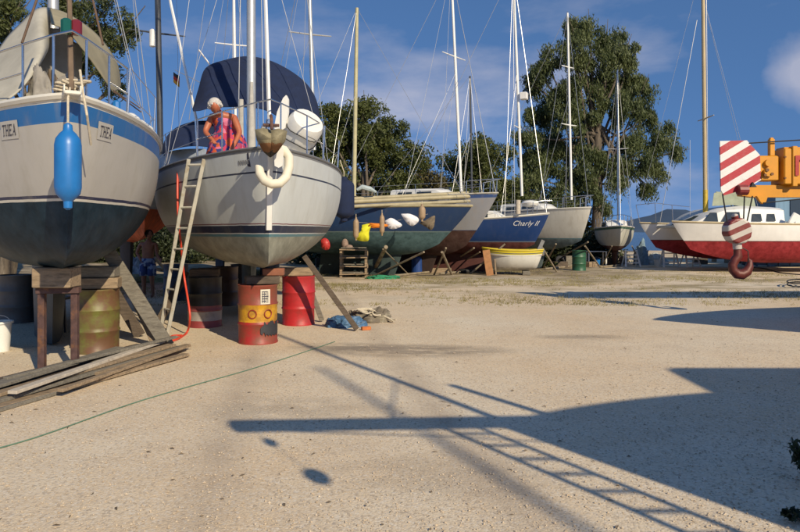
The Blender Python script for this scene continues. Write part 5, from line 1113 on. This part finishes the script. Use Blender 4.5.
# things in the shade under the left boats
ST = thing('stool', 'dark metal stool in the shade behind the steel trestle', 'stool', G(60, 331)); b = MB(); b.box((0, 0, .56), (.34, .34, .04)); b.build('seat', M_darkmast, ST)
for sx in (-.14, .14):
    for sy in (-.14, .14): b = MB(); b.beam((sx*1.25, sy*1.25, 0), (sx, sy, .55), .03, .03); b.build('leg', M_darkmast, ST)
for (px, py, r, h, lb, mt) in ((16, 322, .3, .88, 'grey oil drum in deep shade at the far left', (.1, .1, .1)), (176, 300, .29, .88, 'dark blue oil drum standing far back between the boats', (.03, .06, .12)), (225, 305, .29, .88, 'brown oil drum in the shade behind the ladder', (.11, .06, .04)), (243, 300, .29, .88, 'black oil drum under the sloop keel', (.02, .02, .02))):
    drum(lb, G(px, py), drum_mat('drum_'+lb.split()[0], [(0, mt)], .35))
lump('heap', 'pale blue tarpaulin hanging low under the little green railed boat', 'tarpaulin', tuple(G(641, 265)), (.35, .3, 1.2), pm('pale_blue_tarp', (.18, .27, .34), .7, .3, 5, .4), 41)
lump('heap', 'whitish covered heap between the step ladders under the catamaran', 'heap', tuple(G(655, 264.5)), (.6, .4, .55), pm('whitish_cover', (.42, .44, .42), .7, .3, 5, .4), 42)
lump('heap', 'light green plastic sheet lying in the sun beyond the standing man', 'sheet', tuple(G(140, 282)), (.8, .4, .3), pm('pale_green_sheet', (.28, .36, .22), .7, .3, 6, .4), 21)
lump('heap', 'pale blue cover heaped beyond the standing man', 'cover', tuple(G(133, 278)), (.5, .3, .9), pm('pale_blue_cover', (.25, .35, .42), .7, .3, 6, .4), 22)
for (a, b_) in (((155, 258, 17), (178, 285)), ((172, 262, 16.5), (200, 262.001)), ((150, 268, 17.5), (205, 276))): 
    if b_[1] > 270: pole('pale pole propping the orange bottomed yacht', P(*a), G(*b_), .04, M_ladder, 'poles under the orange bottomed yacht')
for (px, py, lb, s) in ((322, 268, 'dark wooden crate in the shade beyond the red drum', .55), (313, 262, 'low dark crate beyond the red drum, further back', .5), (205, 280, 'small dark crate under the sloop, far back', .5), (30, 300, 'dark crate under the cream yacht, far left', .6)):
    q = G(px, py); t = thing('crate', lb, 'crate', q, .2)
    for sx in (-1, 1): b = MB(); b.box((sx*s/2, 0, s*.4), (.03, s, s*.8)); b.build('end_panel', M_wood3, t)
    for i in range(3):
        b = MB(); b.box((0, -s/2, .1+i*s*.27), (s, .02, s*.2)); b.build('slat', M_wood3, t); b = MB(); b.box((0, s/2, .1+i*s*.27), (s, .02, s*.2)); b.build('slat', M_wood3, t)

# ------------------------------------------------------------------ people
def figure(name, parent, J, bones, mat, off):
    names = list(J); me = bpy.data.meshes.new(name); me.from_pydata([tuple(Vector(J[k][0])-Vector(off)) for k in names], [(names.index(a), names.index(b)) for a, b in bones], [])
    o = bpy.data.objects.new(name, me); C.objects.link(o); md = o.modifiers.new('skin', 'SKIN'); md.use_smooth_shade = True
    for i, k in enumerate(names):
        r = J[k][1]; me.skin_vertices[0].data[i].radius = r if isinstance(r, tuple) else (r, r); me.skin_vertices[0].data[i].use_root = (k == 'pelvis')
    s = o.modifiers.new('sub', 'SUBSURF'); s.levels = s.render_levels = 2
    dg = bpy.context.evaluated_depsgraph_get(); m2 = bpy.data.meshes.new_from_object(o.evaluated_get(dg)); bpy.data.objects.remove(o)
    m2.name = name; m2.materials.clear(); m2.materials.append(mat); o = bpy.data.objects.new(name, m2); C.objects.link(o); o.parent = parent
    m2.polygons.foreach_set('use_smooth', [True]*len(m2.polygons)); return o
def fingers(J, bones, side, wrist, d, across, L=.09):
    """palm and five short finger chains leaving it"""
    w = Vector(wrist); d = Vector(d).normalized(); a = Vector(across).normalized(); nrm = d.cross(a)
    J[side+'palm'] = (w+d*.05, .026); bones.append((side+'wrist', side+'palm'))
    for i, (o, l) in enumerate(((-.03, .85), (-.01, 1.0), (.012, .95), (.032, .75))):
        k = side+'f%d' % i; J[k+'a'] = (w+d*.085+a*o, .010); J[k+'b'] = (w+d*(.085+.45*L*l)+a*o*1.1+nrm*.012, .009); J[k+'c'] = (w+d*(.085+.8*L*l)+a*o*1.1+nrm*.035, .007)
        bones += [(side+'palm', k+'a'), (k+'a', k+'b'), (k+'b', k+'c')]
    J[side+'ta'] = (w+d*.045-a*.035, .011); J[side+'tb'] = (w+d*.085-a*.06+nrm*.012, .009); bones += [(side+'palm', side+'ta'), (side+'ta', side+'tb')]
def head_mesh(c, fwd, up, r=.1):
    """skull with brow, nose, mouth, chin and ears"""
    f = Vector(fwd).normalized(); u = Vector(up).normalized(); s = f.cross(u).normalized(); u = s.cross(f); b = MB(); n = 20; m_ = 14; vs = []
    for i in range(m_+1):
        a = PI*i/m_
        for k in range(n):
            q = 2*PI*k/n; x = math.sin(a)*math.cos(q); y = math.sin(a)*math.sin(q); z = math.cos(a)
            sx, sy, sz = .95*r, .78*r, 1.18*r
            if z < 0: sy *= 1-.35*(-z); sx *= 1-.12*(-z)
            p = Vector((x*sx, y*sy, z*sz))
            if x > .5:
                if -.45 < z < .05 and abs(y) < .28: p.x += .022*(1-abs(y)/.28)*(1-abs(z+.25)/.35)*r*10*.9       # nose
                if .02 < z < .3 and .15 < abs(y) < .6: p.x -= .006*r*10                                         # eye sockets
                if -.75 < z < -.55: p.x -= .004*r*10
            vs.append(Vector(c)+f*p.x+s*p.y+u*p.z)
    b.add(vs, [(i*n+k, (i+1)*n+k, (i+1)*n+(k+1) % n, i*n+(k+1) % n) for i in range(m_) for k in range(n)])
    for sd in (1, -1): b.ball(Vector(c)+s*sd*.79*r-u*.1*r, .022, 8)
    return b, f, s, u
def face_parts(parent, c, f, s, u, r, off):
    for sd in (1, -1):
        q = MB(); q.ball(Vector(c)+f*.88*r+s*sd*.33*r+u*.1*r, .011, 8); q.build('eye', M_letter, parent, smooth=True, world=True)
    q = MB(); q.tube([Vector(c)+f*.9*r+s*.25*r-u*.62*r, Vector(c)+f*.95*r-u*.62*r, Vector(c)+f*.9*r-s*.25*r-u*.62*r], .007, 6); q.build('mouth', pm('lips', (.25, .07, .05), .5), parent, smooth=True, world=True)
# woman crouching on the foredeck
W0 = P(224, 152, 11.0); W0.z = 2.74
WM = thing('person', 'white haired person in a bright patterned dress crouching on the sloop foredeck', 'person', W0)
o3 = lambda x, y, z: W0+Vector((x, y, z))
J = {'pelvis': (o3(.04, .38, .58), (.17, .14)), 'belly': (o3(.02, .24, .70), (.155, .12)), 'chest': (o3(-.02, .02, .79), (.165, .115)), 'neck': (o3(-.04, -.13, .86), .06), 'head': (o3(-.05, -.19, .91), .055),
     'ls': (o3(-.20, -.02, .82), .068), 'le': (o3(-.27, -.15, .56), .048), 'lwrist': (o3(-.10, -.30, .40), .031),
     'rs': (o3(.17, -.02, .82), .068), 're': (o3(.29, -.12, .55), .048), 'rwrist': (o3(.24, -.30, .33), .031),
     'lk': (o3(-.17, .02, .36), .085), 'la': (o3(-.16, .16, .06), .048), 'lt': (o3(-.17, -.02, .035), .038), 'rk': (o3(.17, .03, .35), .085), 'ra': (o3(.15, .18, .06), .048), 'rt': (o3(.16, -.01, .035), .038)}
bones = [('pelvis', 'belly'), ('belly', 'chest'), ('chest', 'neck'), ('neck', 'head'), ('chest', 'ls'), ('ls', 'le'), ('le', 'lwrist'), ('chest', 'rs'), ('rs', 're'), ('re', 'rwrist'), ('pelvis', 'lk'), ('lk', 'la'), ('la', 'lt'), ('pelvis', 'rk'), ('rk', 'ra'), ('ra', 'rt')]
fingers(J, bones, 'l', J['lwrist'][0], (.5, -.6, -.6), (.7, .5, 0)); fingers(J, bones, 'r', J['rwrist'][0], (-.3, -.6, -.7), (-.8, .4, 0))
bd = figure('body', WM, J, bones, M_skin1, W0)
hc = o3(-.07, -.27, .94); hmb, f_, s_u, u_ = head_mesh(hc, (.22, -.4, -.9), (.1, -.85, .4), .108)
hd = hmb.build('head', M_skin1, WM, smooth=True, angle=180, world=True); face_parts(WM, hc, f_, s_u, u_, .105, W0)
b = MB(); rnd = random.Random(2)
b.ball(hc+u_*.030-f_*.036, (.106, .106, .108), 18)
for _ in range(110):
    v = Vector((rnd.gauss(0, 1), rnd.gauss(0, 1), rnd.gauss(0, 1))).normalized()
    if v.dot(f_) < .28 and v.dot(u_) > -.3: b.ball(hc+v*.104+u_*.012-f_*.012, rnd.uniform(.014, .026), 8)
b.build('hair', M_greyhair, WM, smooth=True, angle=180, world=True)
def dress_fn(n, l, t, sep):
    vo = n.new('ShaderNodeTexVoronoi'); vo.inputs['Scale'].default_value = 13; l.new(t, vo.inputs[0]); sc = n.new('ShaderNodeSeparateColor'); l.new(vo.outputs['Color'], sc.inputs[0])
    c = mixn(n, l, ramp(n, l, sc.outputs[0], .52, .57), (.03, .035, .17), (.42, .03, .09)); c = mixn(n, l, ramp(n, l, sc.outputs[1], .72, .76), c, (.55, .09, .03)); return mixn(n, l, ramp(n, l, sc.outputs[2], .8, .84), c, (.6, .16, .26))
M_dress = band_mat('flowered_cloth', dress_fn, .8)
b = MB(); rings = ((.83, -.02, -.02, .09, .06), (.78, -.02, -.02, .15, .11), (.71, 0, .06, .178, .15), (.62, .01, .16, .20, .20), (.52, .02, .20, .27, .28), (.38, .02, .18, .30, .31), (.22, 0, .14, .31, .31), (.04, 0, .12, .33, .32)); rows = []
for (z, x, y, rx, ry_) in rings: rows.append([o3(x+rx*math.cos(2*PI*k/28)*(1+.05*math.sin(6*PI*k/14)*(z < .4)), y+ry_*math.sin(2*PI*k/28), z) for k in range(28)])
b.grid(rows, close=True); b.build('dress', M_dress, WM, smooth=True, angle=180, world=True, solid=.01)
# man standing in the shade between the yachts
N0 = G(148, 297.5)
MN = thing('person', 'bare chested man in blue patterned shorts standing in the shade between two yachts', 'person', N0)
o4 = lambda x, y, z: N0+Vector((x, y, z))
J = {'pelvis': (o4(0, 0, .92), (.15, .11)), 'belly': (o4(0, 0, 1.06), (.14, .10)), 'chest': (o4(.01, .01, 1.28), (.165, .115)), 'neck': (o4(.02, -.01, 1.46), .055), 'head': (o4(.03, -.02, 1.54), .05),
     'ls': (o4(-.18, .01, 1.38), .06), 'le': (o4(-.30, .04, 1.14), .044), 'lwrist': (o4(-.17, -.06, .98), .03), 'rs': (o4(.20, .01, 1.37), .06), 're': (o4(.24, -.04, 1.10), .044), 'rwrist': (o4(.38, -.22, .98), .03),
     'lh': (o4(-.09, 0, .84), .095), 'lk': (o4(-.10, -.02, .48), .062), 'la': (o4(-.10, .02, .08), .042), 'lt': (o4(-.10, -.14, .035), .036), 'rh': (o4(.09, 0, .84), .095), 'rk': (o4(.11, -.03, .48), .062), 'ra': (o4(.12, .02, .08), .042), 'rt': (o4(.14, -.14, .035), .036)}
bones = [('pelvis', 'belly'), ('belly', 'chest'), ('chest', 'neck'), ('neck', 'head'), ('chest', 'ls'), ('ls', 'le'), ('le', 'lwrist'), ('chest', 'rs'), ('rs', 're'), ('re', 'rwrist'), ('pelvis', 'lh'), ('lh', 'lk'), ('lk', 'la'), ('la', 'lt'), ('pelvis', 'rh'), ('rh', 'rk'), ('rk', 'ra'), ('ra', 'rt')]
fingers(J, bones, 'l', J['lwrist'][0], (.6, -.2, -.7), (.5, .6, 0)); fingers(J, bones, 'r', J['rwrist'][0], (.7, -.6, -.1), (0, .3, 1))
figure('body', MN, J, bones, M_skin2, N0)
hc = o4(.04, -.03, 1.60); hmb, f_, s_u, u_ = head_mesh(hc, (.6, -.75, -.1), (0, 0, 1), .105); hmb.build('head', M_skin2, MN, smooth=True, angle=180, world=True); face_parts(MN, hc, f_, s_u, u_, .105, N0)
b = MB(); b.ball(hc+u_*.025-f_*.02, (.108, .108, .112), 16); b.build('hair', M_darkhair, MN, smooth=True, angle=180, world=True)
b = MB(); rows = []
for (z, rx, ry_) in ((1.0, .158, .118), (.92, .17, .13), (.80, .185, .14)): rows.append([o4(rx*math.cos(2*PI*k/24), ry_*math.sin(2*PI*k/24), z) for k in range(24)])
b.grid(rows, close=True)
for sx in (-.1, .1): b.grid([[o4(sx+rr*math.cos(2*PI*k/16), -.01+rr*1.05*math.sin(2*PI*k/16), z) for k in range(16)] for z, rr in ((.86, .1), (.7, .105), (.56, .11))], close=True)
def sh_fn(n, l, t, sep):
    vo = n.new('ShaderNodeTexVoronoi'); vo.inputs['Scale'].default_value = 16; l.new(t, vo.inputs[0]); sc = n.new('ShaderNodeSeparateColor'); l.new(vo.outputs['Color'], sc.inputs[0]); return mixn(n, l, ramp(n, l, sc.outputs[0], .55, .6), (.03, .06, .2), (.22, .3, .45))
b.build('shorts', band_mat('blue_pattern_cloth', sh_fn, .85), MN, smooth=True, angle=180, world=True, solid=.01)

# ------------------------------------------------------------------ boats beside and behind the viewer, known by their shadows
M_hid = hull_mat('white_hull_behind', (.6, .58, .53), zb=[(-9, 2.2, (.2, .03, .03))], rough=.4)
nb_h = Hull(9.5, 3.2, 3.72, 3.66, 3.7, 1.5, 2.0, over=.12, tm=.55, tr=.7, full=.8, fx=.3)
NB = thing('fishing_boat', 'tall boat beside the viewer whose bow and bowsprit throw the large shadow', 'boat', (4.25, .3, 0), 0)
nb_h.mesh(36).build('hull', M_hid, NB, smooth=True, angle=50); nb_h.deck().build('deck', M_gel, NB, smooth=True); keel_fin(NB, 2.5, 7, 1.6, .03, .4, M_hid, .3)
b = MB(); b.tube([(-2.27, 0, 3.70), (.4, 0, 3.80), (1.2, 0, 3.82)], .11, 10); b.build('bowsprit', M_woodmast, NB, smooth=True)
b = MB(); b.box((4.6, .1, 4.15), (2.8, 2.0, 1.1), bev=.1); b.build('wheelhouse', M_white, NB)
b = MB(); b.tube([(.15, 0, 3.7), (.35, 0, 7.2)], [.05, .04], 10); b.build('mast', M_woodmast, NB, smooth=True)
b = MB(); b.tube([(-.9, .1, 3.75), (.3, .0, 5.0)], .012, 6); b.tube([(-1.9, 0, 3.6), (-.6, 0, 3.5), (.1, 0, 3.4)], .01, 6); b.build('stay', M_wire, NB)
b = MB(); b.tube([(.5, .35, 3.7), (.2, .75, 4.25)], .05, 8); b.build('cathead', M_woodmast, NB)
ladder('aluminium ladder leaning on the bow of the boat beside the viewer', [((4.05, -.35, 0), (3.76, .27, 3.7)), ((4.36, -.35, 0), (4.07, .27, 3.7))], 19, .02, mat=M_alu, w=.06)
BF = thing('ball_fender', 'round ball fender on a line under the bowsprit beside the viewer', 'fender', (2.09, .3, 3.65)); b = MB(); b.ball((0, 0, -.75), (.075, .075, .095), 14); b.build('ball', M_red, BF, smooth=True); b = MB(); b.ball((.0, 0, -.25), (.05, .05, .07), 10); b.build('float', M_black, BF, smooth=True); b = MB(); b.tube([(0, 0, -.62), (0, 0, 0)], .004, 5); b.build('line', M_rope, BF)
b = MB(); b.tube([(8.95, -13.75, 0), (10.57, -10.27, 12.6)], [.055, .045], 10); single('leaning_pole', b, M_alu, 'long mast leaning in the yard behind the viewer', 'mast', (8.95, -13.75, 0), smooth=True)
rb_h = Hull(8.5, 2.8, 2.35, 2.25, 2.3, .65, 1.0, over=.9, tm=.55, tr=.7, full=.8, fx=.35)
RB = boat('sailing_boat', 'white boat off to the right whose bow shadow points across the gravel', (7.0, 9.2), -78, rb_h, M_hid, 'boat', M_gel, M_gel); keel_fin(RB, 2.6, 6, .7, .03, .3, M_hid, .3)
